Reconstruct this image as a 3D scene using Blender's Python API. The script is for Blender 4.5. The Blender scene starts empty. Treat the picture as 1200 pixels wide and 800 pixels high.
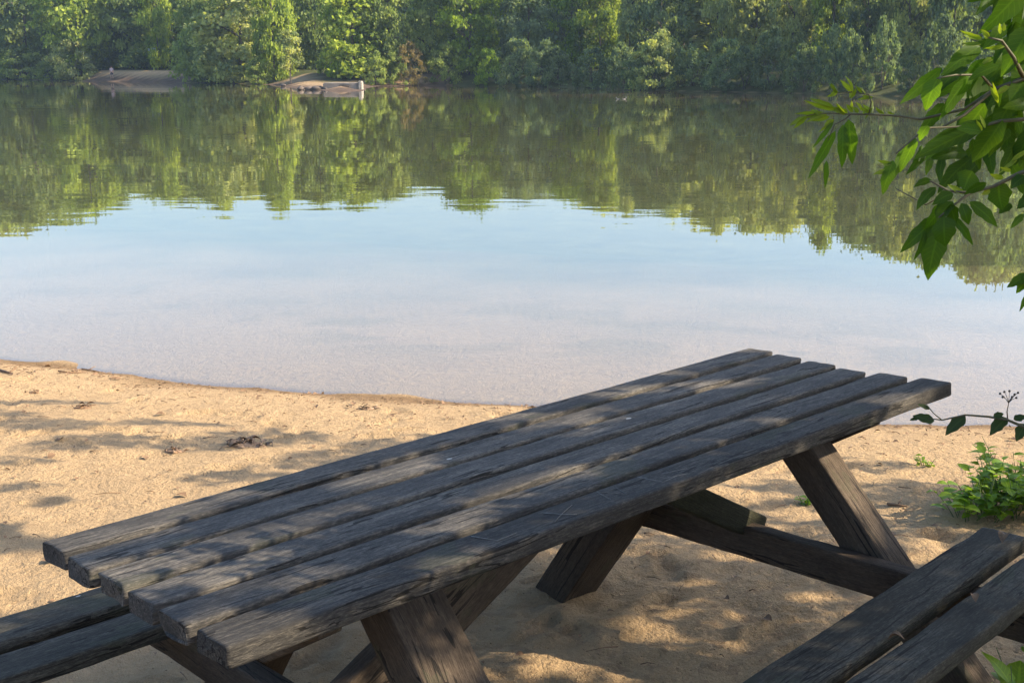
import bpy, math, random
import numpy as np
from mathutils import Matrix, Vector
rnd = random.Random(7)
R = np.random.RandomState(11)
scene = bpy.context.scene
COL = scene.collection
FAST_LEAVES = 1.0

# ------------------------------------------------------------------ constants
F = 1400.0                       # focal length for a 1200 px wide frame
PITCH = math.atan(322.0 / F)
CAMZ = 1.70
WATER = -0.35
SUN_AZ, SUN_EL = math.radians(94), math.radians(34)     # azimuth clockwise from the view direction (+Y)
SUN = np.array([math.sin(SUN_AZ) * math.cos(SUN_EL), math.cos(SUN_AZ) * math.cos(SUN_EL), math.sin(SUN_EL)])
cP, sP = math.cos(PITCH), math.sin(PITCH)


def ray(x, y):
    dx, dz = x - 600.0, -(y - 400.0)
    return np.array([dx, F * cP + dz * sP, -F * sP + dz * cP])


def at_z(x, y, z):
    d = ray(x, y)
    return d * ((z - CAMZ) / d[2]) + np.array([0, 0, CAMZ])


def at_y(x, y, Y):
    d = ray(x, y)
    return d * (Y / d[1]) + np.array([0, 0, CAMZ])


def to_px(p):
    p = np.asarray(p, float)
    X, Y, Z = p[..., 0], p[..., 1], p[..., 2] - CAMZ
    fw = Y * cP - Z * sP
    up = Y * sP + Z * cP
    return 600 + F * X / fw, 400 - F * up / fw


# ------------------------------------------------------------------ noise
_T = np.random.RandomState(5).rand(256, 256)


def vnoise(x, y):
    x = np.asarray(x, float); y = np.asarray(y, float)
    xi = np.floor(x).astype(int); yi = np.floor(y).astype(int)
    fx = x - xi; fy = y - yi
    fx = fx * fx * (3 - 2 * fx); fy = fy * fy * (3 - 2 * fy)
    a = _T[xi & 255, yi & 255]; b = _T[(xi + 1) & 255, yi & 255]
    c = _T[xi & 255, (yi + 1) & 255]; d = _T[(xi + 1) & 255, (yi + 1) & 255]
    return (a * (1 - fx) + b * fx) * (1 - fy) + (c * (1 - fx) + d * fx) * fy


def fbm(x, y, n=4):
    s, a, t = 0, 1, 0
    for i in range(n):
        s = s + a * vnoise(x * 2 ** i + 17.3 * i, y * 2 ** i + 9.1 * i); t += a; a *= .5
    return s / t


def sstep(a, b, x):
    t = np.clip((x - a) / (b - a), 0, 1)
    return t * t * (3 - 2 * t)


# ------------------------------------------------------------------ mesh helpers
def mesh_np(name, V, Fq, mat=None, attrs=None, smooth=False, uv=None):
    V = np.asarray(V, np.float32); Fq = np.asarray(Fq, np.int32)
    k = Fq.shape[1]
    me = bpy.data.meshes.new(name)
    me.vertices.add(len(V)); me.vertices.foreach_set('co', V.ravel())
    me.loops.add(Fq.size); me.loops.foreach_set('vertex_index', Fq.ravel())
    me.polygons.add(len(Fq))
    me.polygons.foreach_set('loop_start', np.arange(0, Fq.size, k, dtype=np.int32))
    me.polygons.foreach_set('loop_total', np.full(len(Fq), k, np.int32))
    if smooth:
        me.polygons.foreach_set('use_smooth', np.ones(len(Fq), bool))
    for an, av in (attrs or {}).items():
        at = me.attributes.new(an, 'FLOAT', 'POINT'); at.data.foreach_set('value', np.asarray(av, np.float32))
    if uv is not None:
        l = me.uv_layers.new(name='UVMap')
        l.data.foreach_set('uv', np.asarray(uv, np.float32)[Fq.ravel()].ravel())
    me.update(calc_edges=True); me.validate()
    if mat: me.materials.append(mat)
    return me


def mesh_py(name, V, Fs, mat=None, smooth=True):
    me = bpy.data.meshes.new(name)
    me.from_pydata([tuple(v) for v in V], [], [tuple(f) for f in Fs]); me.update()
    if smooth:
        me.polygons.foreach_set('use_smooth', np.ones(len(me.polygons), bool))
    if mat: me.materials.append(mat)
    return me


def link(name, me, parent=None, loc=None):
    o = bpy.data.objects.new(name, me); COL.objects.link(o)
    if parent is not None: o.parent = parent
    if loc is not None: o.location = loc
    return o


def tag(o, label=None, cat=None, group=None, kind=None):
    for k, v in (('label', label), ('category', cat), ('group', group), ('kind', kind)):
        if v: o[k] = v
    return o


def thing(name, loc, label, cat, group=None, rz=0.0):
    o = link(name, None, None, loc); o.rotation_euler = (0, 0, rz)
    o.empty_display_size = .2
    return tag(o, label, cat, group)


class MB:
    """collects vertices and faces of ONE mesh"""
    def __init__(s): s.V = []; s.F = []
    def tube(s, pts, r0, r1=None, n=7, cap=True):
        pts = [np.asarray(p, float) for p in pts]
        r1 = r0 if r1 is None else r1
        b = len(s.V); m = len(pts)
        ref = np.array([.31, .17, .93])
        for i, p in enumerate(pts):
            d = pts[min(i + 1, m - 1)] - pts[max(i - 1, 0)]
            d = d / (np.linalg.norm(d) + 1e-9)
            a = np.cross(d, ref); a /= np.linalg.norm(a) + 1e-9
            c = np.cross(d, a)
            rr = r0 + (r1 - r0) * i / max(1, m - 1)
            for k in range(n):
                t = 2 * math.pi * k / n
                s.V.append(p + rr * (math.cos(t) * a + math.sin(t) * c))
        for i in range(m - 1):
            for k in range(n):
                s.F.append((b + i * n + k, b + i * n + (k + 1) % n, b + (i + 1) * n + (k + 1) % n, b + (i + 1) * n + k))
        if cap:
            s.F.append(tuple(b + k for k in range(n))[::-1])
            s.F.append(tuple(b + (m - 1) * n + k for k in range(n)))
        return s
    def ball(s, c, r, n=10, m=7, sc=(1, 1, 1), jit=0, rr=None):
        b = len(s.V)
        for i in range(m + 1):
            ph = math.pi * i / m
            for k in range(n):
                t = 2 * math.pi * k / n
                q = 1 + (jit * (rr.random() - .5) if jit else 0)
                s.V.append(np.array(c) + r * q * np.array([sc[0] * math.sin(ph) * math.cos(t), sc[1] * math.sin(ph) * math.sin(t), sc[2] * math.cos(ph)]))
        for i in range(m):
            for k in range(n):
                s.F.append((b + i * n + k, b + (i + 1) * n + k, b + (i + 1) * n + (k + 1) % n, b + i * n + (k + 1) % n))
        return s
    def build(s, name, mat, parent=None, smooth=True, loc=None):
        return link(name, mesh_py(name, s.V, s.F, mat, smooth), parent, loc)


# ------------------------------------------------------------------ materials
def new_mat(name):
    m = bpy.data.materials.new(name); m.use_nodes = True
    nt = m.node_tree; nt.nodes.clear()
    out = nt.nodes.new('ShaderNodeOutputMaterial')
    return m, nt, out


def N(nt, t, **kw):
    n = nt.nodes.new(t)
    for k, v in kw.items():
        if k == 'inp':
            for a, b in v.items(): n.inputs[a].default_value = b
        else: setattr(n, k, v)
    return n


def L(nt, a, b): nt.links.new(a, b)


def ramp(nt, fac, stops):
    r = nt.nodes.new('ShaderNodeValToRGB')
    el = r.color_ramp.elements
    while len(el) < len(stops): el.new(.5)
    for e, (p, c) in zip(el, stops):
        e.position = p; e.color = (*c, 1) if len(c) == 3 else c
    L(nt, fac, r.inputs[0]); return r.outputs[0]


def noise(nt, vec, scale, detail=4, rough=.6, dist=0.0):
    n = N(nt, 'ShaderNodeTexNoise', inp={'Scale': scale, 'Detail': detail, 'Roughness': rough, 'Distortion': dist})
    L(nt, vec, n.inputs['Vector']); return n.outputs['Fac']


def mix(nt, fac, a, b, mode='MIX'):
    m = N(nt, 'ShaderNodeMix', data_type='RGBA', blend_type=mode)
    for s, v in ((m.inputs[0], fac), (m.inputs[6], a), (m.inputs[7], b)):
        if isinstance(v, (int, float)): s.default_value = v
        elif isinstance(v, tuple): s.default_value = (*v, 1)
        else: L(nt, v, s)
    return m.outputs[2]


def math_(nt, op, a, b=None, c=None):
    m = N(nt, 'ShaderNodeMath', operation=op)
    for i, v in enumerate((a, b, c)):
        if v is None: continue
        if isinstance(v, (int, float)): m.inputs[i].default_value = v
        else: L(nt, v, m.inputs[i])
    return m.outputs[0]


def mat_leaf(name, trans=.4, gloss=.0, veins=False, base=None):
    m, nt, out = new_mat(name)
    at = N(nt, 'ShaderNodeAttribute', attribute_name='tone')
    if base is None:
        oi = N(nt, 'ShaderNodeObjectInfo'); basec = oi.outputs['Color']
    else:
        rgb = N(nt, 'ShaderNodeRGB'); rgb.outputs[0].default_value = (*base, 1); basec = rgb.outputs[0]
    dark = mix(nt, 1.0, basec, (.56, .64, .66), 'MULTIPLY')
    light = mix(nt, 1.0, basec, (1.6, 1.45, 1.15), 'MULTIPLY')
    col = mix(nt, at.outputs['Fac'], dark, light)
    if veins:
        tcl = N(nt, 'ShaderNodeTexCoord'); ml = noise(nt, tcl.outputs['Object'], 55, 4, .65)
        col = mix(nt, math_(nt, 'MULTIPLY', math_(nt, 'SUBTRACT', ml, .42), 1.4), col, mix(nt, 1.0, col, (1.35, 1.15, .8), 'MULTIPLY'))
        col = mix(nt, math_(nt, 'MULTIPLY', math_(nt, 'GREATER_THAN', ml, .72), .6), col, (.10, .06, .02))
        uvn = N(nt, 'ShaderNodeUVMap')
        sp = N(nt, 'ShaderNodeSeparateXYZ'); L(nt, uvn.outputs[0], sp.inputs[0])
        ax = math_(nt, 'ABSOLUTE', math_(nt, 'SUBTRACT', sp.outputs[0], .5))
        rib = math_(nt, 'LESS_THAN', ax, .045)
        sv = math_(nt, 'SINE', math_(nt, 'MULTIPLY', math_(nt, 'SUBTRACT', sp.outputs[1], math_(nt, 'MULTIPLY', ax, .35)), 62.0))
        sv = math_(nt, 'MULTIPLY', math_(nt, 'GREATER_THAN', sv, .86), .35)
        col = mix(nt, math_(nt, 'MAXIMUM', math_(nt, 'MULTIPLY', rib, .6), sv), col, mix(nt, 1.0, col, (1.7, 1.6, 1.5), 'MULTIPLY'))
    d = N(nt, 'ShaderNodeBsdfDiffuse'); L(nt, col, d.inputs[0])
    t = N(nt, 'ShaderNodeBsdfTranslucent'); L(nt, mix(nt, 1.0, col, (2.0, 2.0, .5) if veins else (1.5, 1.55, .55), 'MULTIPLY'), t.inputs[0])
    mx = N(nt, 'ShaderNodeMixShader', inp={0: trans}); L(nt, d.outputs[0], mx.inputs[1]); L(nt, t.outputs[0], mx.inputs[2])
    res = mx.outputs[0]
    if gloss:
        g = N(nt, 'ShaderNodeBsdfGlossy', inp={'Roughness': .38}); g.inputs[0].default_value = (.9, .95, 1, 1)
        lw = N(nt, 'ShaderNodeLayerWeight', inp={'Blend': .5})
        fr = math_(nt, 'ADD', .035, math_(nt, 'MULTIPLY', math_(nt, 'POWER', lw.outputs['Facing'], 4.0), .45))
        m2 = N(nt, 'ShaderNodeMixShader'); L(nt, math_(nt, 'MULTIPLY', fr, gloss), m2.inputs[0])
        L(nt, res, m2.inputs[1]); L(nt, g.outputs[0], m2.inputs[2]); res = m2.outputs[0]
    L(nt, res, out.inputs[0]); return m


def mat_wood(name, dark=(.012, .012, .013), mid=(.060, .057, .053), light=(.26, .232, .192), tint=None, specks=True):
    m, nt, out = new_mat(name)
    tc = N(nt, 'ShaderNodeTexCoord'); oi = N(nt, 'ShaderNodeObjectInfo')
    off = N(nt, 'ShaderNodeVectorMath', operation='ADD'); L(nt, tc.outputs['Object'], off.inputs[0])
    sc = N(nt, 'ShaderNodeVectorMath', operation='SCALE', inp={'Scale': 23.0})
    cb = N(nt, 'ShaderNodeCombineXYZ'); L(nt, oi.outputs['Random'], cb.inputs[0]); L(nt, oi.outputs['Random'], cb.inputs[2])
    L(nt, cb.outputs[0], sc.inputs[0]); L(nt, sc.outputs[0], off.inputs[1])
    def st(v, sx, sy, sz):
        mp = N(nt, 'ShaderNodeMapping', inp={'Scale': (sx, sy, sz)}); L(nt, v, mp.inputs[0]); return mp.outputs[0]
    v = off.outputs[0]
    # slow wobble bends the grain
    wob = N(nt, 'ShaderNodeTexNoise', inp={'Scale': 2.2, 'Detail': 2.0}); L(nt, v, wob.inputs['Vector'])
    wv = N(nt, 'ShaderNodeVectorMath', operation='MULTIPLY_ADD'); L(nt, wob.outputs['Color'], wv.inputs[0]); wv.inputs[1].default_value = (0, .05, .05); L(nt, v, wv.inputs[2])
    g1 = noise(nt, st(wv.outputs[0], 4.5, 85, 85), 1.0, 6, .72)
    g2 = noise(nt, st(wv.outputs[0], 14.0, 280, 280), 1.0, 4, .65)
    big = noise(nt, st(v, 3.0, 9, 9), 1.0, 4, .6)
    blot = noise(nt, st(v, 7.0, 14, 14), 1.0, 5, .65)
    g3 = noise(nt, st(v, 70, 230, 230), 1.0, 4, .75)
    f = math_(nt, 'ADD', math_(nt, 'MULTIPLY', g1, .26), math_(nt, 'ADD', math_(nt, 'MULTIPLY', g2, .26), math_(nt, 'ADD', math_(nt, 'MULTIPLY', big, .28), math_(nt, 'MULTIPLY', g3, .42))))
    col = ramp(nt, f, [(.38, dark), (.60, mid), (.86, light)])
    col = mix(nt, math_(nt, 'MULTIPLY', math_(nt, 'SUBTRACT', blot, .46), 2.6), col, mix(nt, 1.0, col, (.45, .47, .5), 'MULTIPLY'))
    # long dark drying cracks
    cr = noise(nt, st(wv.outputs[0], 1.3, 34, 34), 1.0, 2, .5)
    crk = math_(nt, 'LESS_THAN', math_(nt, 'ABSOLUTE', math_(nt, 'SUBTRACT', cr, .5)), .016)
    crm = math_(nt, 'MULTIPLY', crk, math_(nt, 'GREATER_THAN', big, .50))
    col = mix(nt, math_(nt, 'MULTIPLY', crm, .85), col, (.012, .011, .010))
    # a few knots and a different age for every board
    vk = N(nt, 'ShaderNodeTexVoronoi', feature='F1', inp={'Scale': 1.0, 'Randomness': 1.0}); L(nt, st(v, 2.6, 7, 7), vk.inputs['Vector'])
    kc = N(nt, 'ShaderNodeSeparateColor'); L(nt, vk.outputs['Color'], kc.inputs[0])
    kn = math_(nt, 'MULTIPLY', math_(nt, 'LESS_THAN', math_(nt, 'ADD', vk.outputs['Distance'], math_(nt, 'MULTIPLY', g3, .06)), .12), math_(nt, 'GREATER_THAN', kc.outputs[0], .72))
    col = mix(nt, math_(nt, 'MULTIPLY', kn, .7), col, (.018, .014, .011))
    age = N(nt, 'ShaderNodeHueSaturation', inp={'Saturation': 1.0}); L(nt, math_(nt, 'ADD', .74, math_(nt, 'MULTIPLY', oi.outputs['Random'], .5)), age.inputs['Value']); L(nt, col, age.inputs['Color']); col = age.outputs[0]
    # greenish algae
    alg = noise(nt, st(v, 4, 7, 7), 1.0, 4, .6)
    col = mix(nt, math_(nt, 'MULTIPLY', math_(nt, 'GREATER_THAN', alg, .62), .25), col, (.055, .062, .035))
    if specks:
        vo = N(nt, 'ShaderNodeTexVoronoi', feature='F1', inp={'Scale': 9.0, 'Randomness': 1.0}); L(nt, st(v, .8, 1.3, 1), vo.inputs['Vector'])
        sp = math_(nt, 'LESS_THAN', vo.outputs['Distance'], .09)
        wn = N(nt, 'ShaderNodeSeparateColor'); L(nt, vo.outputs['Color'], wn.inputs[0])
        sp = math_(nt, 'MULTIPLY', sp, math_(nt, 'GREATER_THAN', wn.outputs[0], .8))
        col = mix(nt, math_(nt, 'MULTIPLY', sp, .7), col, (.42, .42, .40))
    if tint: col = mix(nt, 1.0, col, tint, 'MULTIPLY')
    b = N(nt, 'ShaderNodeBsdfPrincipled', inp={'Roughness': .8, 'Specular IOR Level': .15}); L(nt, col, b.inputs['Base Color'])
    h = math_(nt, 'SUBTRACT', math_(nt, 'ADD', g1, math_(nt, 'MULTIPLY', g2, .5)), math_(nt, 'MULTIPLY', crm, 1.6))
    bp = N(nt, 'ShaderNodeBump', inp={'Strength': .9, 'Distance': .006}); L(nt, h, bp.inputs['Height']); L(nt, bp.outputs[0], b.inputs['Normal'])
    L(nt, b.outputs[0], out.inputs[0]); return m


def mat_simple(name, c, rough=.8, vary=.3, scale=8.0, bump=0.0, metal=0.0):
    m, nt, out = new_mat(name)
    tc = N(nt, 'ShaderNodeTexCoord')
    n = noise(nt, tc.outputs['Object'], scale, 5, .65)
    lo = tuple(x * (1 - vary) for x in c); hi = tuple(min(1, x * (1 + vary)) for x in c)
    col = ramp(nt, n, [(.3, lo), (.7, hi)])
    b = N(nt, 'ShaderNodeBsdfPrincipled', inp={'Roughness': rough, 'Metallic': metal}); L(nt, col, b.inputs['Base Color'])
    if bump:
        bp = N(nt, 'ShaderNodeBump', inp={'Strength': bump, 'Distance': .02}); L(nt, n, bp.inputs['Height']); L(nt, bp.outputs[0], b.inputs['Normal'])
    L(nt, b.outputs[0], out.inputs[0]); return m


def mat_bark(name, c=(.10, .085, .065)):
    m, nt, out = new_mat(name)
    tc = N(nt, 'ShaderNodeTexCoord')
    mp = N(nt, 'ShaderNodeMapping', inp={'Scale': (9, 9, 1.6)}); L(nt, tc.outputs['Object'], mp.inputs[0])
    n = noise(nt, mp.outputs[0], 1.0, 6, .7)
    col = ramp(nt, n, [(.35, tuple(x * .35 for x in c)), (.65, tuple(x * 1.3 for x in c))])
    b = N(nt, 'ShaderNodeBsdfPrincipled', inp={'Roughness': .9}); L(nt, col, b.inputs['Base Color'])
    bp = N(nt, 'ShaderNodeBump', inp={'Strength': .8, 'Distance': .03}); L(nt, n, bp.inputs['Height']); L(nt, bp.outputs[0], b.inputs['Normal'])
    L(nt, b.outputs[0], out.inputs[0]); return m


def mat_ground():
    m, nt, out = new_mat('ground_sand_and_soil')
    tc = N(nt, 'ShaderNodeTexCoord'); P = tc.outputs['Object']
    silt_depth = N(nt, 'ShaderNodeAttribute', attribute_name='silt_depth').outputs['Fac']
    forest = N(nt, 'ShaderNodeAttribute', attribute_name='forest').outputs['Fac']
    wet = N(nt, 'ShaderNodeAttribute', attribute_name='wet').outputs['Fac']
    earth = N(nt, 'ShaderNodeAttribute', attribute_name='earth').outputs['Fac']
    n1 = noise(nt, P, 1.7, 5, .6); n2 = noise(nt, P, 14, 6, .7); n3 = noise(nt, P, 420, 3, .75)
    sand = ramp(nt, n1, [(.3, (.33, .222, .112)), (.7, (.46, .318, .165))])
    sand = mix(nt, .5, sand, ramp(nt, n2, [(.35, (.20, .132, .065)), (.62, (.52, .365, .195))]))
    sand = mix(nt, .55, sand, ramp(nt, n3, [(.30, (.14, .095, .055)), (.5, (.43, .305, .175)), (.72, (.68, .53, .35))]))
    # humus crumbs and dark grains
    vo = N(nt, 'ShaderNodeTexVoronoi', inp={'Scale': 46.0, 'Randomness': 1.0}); L(nt, P, vo.inputs['Vector'])
    cr = math_(nt, 'LESS_THAN', vo.outputs['Distance'], .13)
    sc = N(nt, 'ShaderNodeSeparateColor'); L(nt, vo.outputs['Color'], sc.inputs[0])
    cr = math_(nt, 'MULTIPLY', cr, math_(nt, 'GREATER_THAN', math_(nt, 'ADD', sc.outputs[0], math_(nt, 'MULTIPLY', n1, .5)), 1.0))
    sand = mix(nt, math_(nt, 'MULTIPLY', cr, .8), sand, (.055, .036, .022))
    sand = mix(nt, wet, sand, mix(nt, 1.0, sand, (.50, .46, .43), 'MULTIPLY'))
    # trodden, humus-stained sand round the table
    sand = mix(nt, math_(nt, 'MULTIPLY', earth, math_(nt, 'MULTIPLY', math_(nt, 'GREATER_THAN', n2, .56), .45)), sand, (.17, .115, .075))
    mud = ramp(nt, noise(nt, P, .9, 6, .7), [(.35, (.055, .060, .020)), (.7, (.125, .125, .045))])
    c = mix(nt, silt_depth, sand, mud)  # mud colour also stands in for light lost with depth
    fl = ramp(nt, noise(nt, P, .6, 6, .7), [(.3, (.035, .042, .015)), (.55, (.06, .07, .022)), (.75, (.10, .075, .04))])
    c = mix(nt, forest, c, fl)
    soil = N(nt, 'ShaderNodeAttribute', attribute_name='soil').outputs['Fac']
    c = mix(nt, soil, c, ramp(nt, noise(nt, P, 1.1, 5, .65), [(.3, (.055, .038, .028)), (.7, (.13, .092, .066))]))
    b = N(nt, 'ShaderNodeBsdfPrincipled', inp={'Roughness': .93, 'Specular IOR Level': .15}); L(nt, c, b.inputs['Base Color'])
    h = math_(nt, 'ADD', math_(nt, 'ADD', math_(nt, 'MULTIPLY', n2, .034), math_(nt, 'MULTIPLY', noise(nt, P, 32, 4, .7), .022)), math_(nt, 'ADD', math_(nt, 'MULTIPLY', noise(nt, P, 70, 5, .7), .012), math_(nt, 'MULTIPLY', n3, .002)))
    bp = N(nt, 'ShaderNodeBump', inp={'Strength': 1.0, 'Distance': 1.3}); L(nt, h, bp.inputs['Height']); L(nt, bp.outputs[0], b.inputs['Normal'])
    L(nt, b.outputs[0], out.inputs[0]); return m


def mat_water():
    m, nt, out = new_mat('lake_water')
    tc = N(nt, 'ShaderNodeTexCoord'); P = tc.outputs['Object']
    def st(sx, sy):
        mp = N(nt, 'ShaderNodeMapping', inp={'Scale': (sx, sy, 1)}); L(nt, P, mp.inputs[0]); return mp.outputs[0]
    big = noise(nt, st(.05, .10), 1.0, 2, .5)
    mask = math_(nt, 'ADD', .20, math_(nt, 'MULTIPLY', math_(nt, 'MAXIMUM', math_(nt, 'SUBTRACT', big, .45), 0.0), 3.0))
    r1 = noise(nt, st(.55, 1.3), 1.0, 2, .5)
    r2 = noise(nt, st(2.6, 5.0), 1.0, 2, .5)
    r3 = noise(nt, st(.12, .35), 1.0, 1, .5)
    h = math_(nt, 'ADD', math_(nt, 'MULTIPLY', r1, .0060), math_(nt, 'ADD', math_(nt, 'MULTIPLY', r2, .0006), math_(nt, 'MULTIPLY', r3, .010)))
    h = math_(nt, 'MULTIPLY', h, mask)
    bp = N(nt, 'ShaderNodeBump', inp={'Strength': 1.0, 'Distance': 1.0}); L(nt, h, bp.inputs['Height'])
    ge = N(nt, 'ShaderNodeNewGeometry'); dt = N(nt, 'ShaderNodeVectorMath', operation='DOT_PRODUCT'); L(nt, bp.outputs[0], dt.inputs[0]); L(nt, ge.outputs['Incoming'], dt.inputs[1])
    # Schlick reflectance, the same from above and below the surface
    fr = math_(nt, 'ADD', .022, math_(nt, 'MULTIPLY', .978, math_(nt, 'POWER', math_(nt, 'SUBTRACT', 1.0, math_(nt, 'MINIMUM', math_(nt, 'ABSOLUTE', dt.outputs['Value']), 1.0)), 4.7)))
    gl = N(nt, 'ShaderNodeBsdfGlossy', inp={'Roughness': 0.0}); L(nt, bp.outputs[0], gl.inputs['Normal'])
    gl.inputs[0].default_value = (1, 1, 1, 1)
    tr = N(nt, 'ShaderNodeBsdfTransparent'); tr.inputs[0].default_value = (.93, .93, .86, 1)
    murk = N(nt, 'ShaderNodeBsdfDiffuse'); murk.inputs[0].default_value = (.085, .085, .035, 1)
    body = N(nt, 'ShaderNodeMixShader', inp={0: .09}); L(nt, tr.outputs[0], body.inputs[1]); L(nt, murk.outputs[0], body.inputs[2])
    mx = N(nt, 'ShaderNodeMixShader'); L(nt, fr, mx.inputs[0]); L(nt, body.outputs[0], mx.inputs[1]); L(nt, gl.outputs[0], mx.inputs[2])
    L(nt, mx.outputs[0], out.inputs[0]); return m


M_FAR = mat_leaf('far_foliage', trans=.45)
M_NEAR = mat_leaf('near_foliage', trans=.62, gloss=.22, veins=True, base=(.044, .098, .012))
M_YOUNG = mat_leaf('young_foliage', trans=.45, gloss=.35, veins=True, base=(.12, .18, .022))
M_CANOPY = mat_leaf('canopy_foliage', trans=.40, gloss=.3, base=(.055, .10, .02))
M_HERB = mat_leaf('herb_foliage', trans=.45, gloss=.3, veins=True, base=(.13, .22, .03))
M_BRAM = mat_leaf('bramble_foliage', trans=.25, gloss=.3, veins=True, base=(.030, .050, .018))
M_TOP = mat_wood('weathered_tabletop_wood')
M_BENCH = mat_wood('weathered_bench_wood', (.011, .011, .009), (.044, .042, .034), (.17, .158, .13))
M_FRAME = mat_wood('brown_frame_wood', (.020, .016, .012), (.066, .050, .037), (.15, .118, .086), specks=False)
M_BARK = mat_bark('tree_bark')
M_PALEBARK = mat_bark('pale_bark', (.24, .19, .14))
M_TWIG = mat_simple('twig_bark', (.075, .070, .035), .7, .4, 40)
M_DRY = mat_simple('dry_leaf', (.16, .095, .05), .8, .5, 60)
M_STONE = mat_simple('pale_concrete', (.22, .19, .155), .9, .25, 2.0, .3)
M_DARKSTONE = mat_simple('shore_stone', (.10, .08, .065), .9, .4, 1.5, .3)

# ------------------------------------------------------------------ camera, sky, sun
cam = bpy.data.cameras.new('camera'); cam_o = link('camera', cam, None, (0, 0, CAMZ))
cam.sensor_width = 36; cam.lens = 36 * F / 1200; cam.clip_start = .05; cam.clip_end = 3000
cam_o.rotation_euler = (math.pi / 2 - PITCH, 0, 0)
scene.camera = cam_o
w = bpy.data.worlds.new('World'); scene.world = w; w.use_nodes = True
nt = w.node_tree
sky = nt.nodes.new('ShaderNodeTexSky'); sky.sky_type = 'NISHITA'; sky.sun_disc = False
sky.sun_elevation = SUN_EL; sky.sun_rotation = SUN_AZ; sky.air_density = 1.0; sky.dust_density = 3.0; sky.ozone_density = 3.3
nt.links.new(sky.outputs[0], nt.nodes['Background'].inputs[0]); nt.nodes['Background'].inputs[1].default_value = .15
sun = bpy.data.lights.new('sun', 'SUN'); sun.energy = 4.6; sun.angle = math.radians(.48); sun.color = (1.0, .83, .60)
sun_o = link('sun', sun, None, (30, 5, 30)); sun_o.rotation_euler = Vector(SUN).to_track_quat('Z', 'Y').to_euler()
scene.view_settings.view_transform = 'Standard'; scene.view_settings.look = 'None'
scene.view_settings.exposure = 1.42; scene.view_settings.gamma = 1
scene.render.engine = 'CYCLES'
cy = scene.cycles
cy.use_denoising = True; cy.max_bounces = 8; cy.transparent_max_bounces = 8; cy.diffuse_bounces = 3; cy.glossy_bounces = 3
cy.sample_clamp_indirect = 6.0; cy.caustics_reflective = False; cy.caustics_refractive = False

# ------------------------------------------------------------------ lake outline and ground
FARPX = [(-150, 91.5), (0, 93.2), (60, 94.5), (110, 95.5), (170, 96.5), (222, 97.2), (270, 98.0), (318, 99.5), (350, 104.0), (390, 107.0), (424, 107.0),
         (431, 103.0), (440, 101.2), (520, 100.5), (600, 101.5), (680, 103.0), (735, 105.5), (805, 107.0), (860, 108.0), (930, 109.5), (1000, 111.5), (1100, 114.5), (1205, 118.5)]
far = [tuple(at_z(x, y, WATER)[:2]) for x, y in FARPX]
NEARPX = [(1200, 499), (1060, 494), (850, 487), (600, 473), (500, 470), (400, 465), (300, 457), (200, 448), (100, 434), (0, 420)]
near = [tuple(at_z(x, y, WATER)[:2]) for x, y in NEARPX]
LAKE = np.array([(16, 9), (9, 6.5), (5, 6.5)] + near + [(-8, 10.2), (-20, 15), (-50, 24), (-100, 40), (-150, 80), (-165, 150)] + far + [(37, 66), (39, 52), (35, 36), (27, 20)])


def sdist(X, Y):
    """distance to the lake outline, positive on land"""
    px, py = np.asarray(X, float), np.asarray(Y, float)
    best = np.full(px.shape, 1e9); ins = np.zeros(px.shape, bool)
    A = LAKE; B = np.roll(LAKE, -1, 0)
    for (ax, ay), (bx, by) in zip(A, B):
        dx, dy = bx - ax, by - ay
        t = np.clip(((px - ax) * dx + (py - ay) * dy) / (dx * dx + dy * dy), 0, 1)
        best = np.minimum(best, np.hypot(px - ax - t * dx, py - ay - t * dy))
        if ay != by:
            ins ^= ((ay > py) != (by > py)) & (px < dx * (py - ay) / (dy) + ax)
    return np.where(ins, -best, best)


SPIT = at_z(385, 103, WATER)


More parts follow.
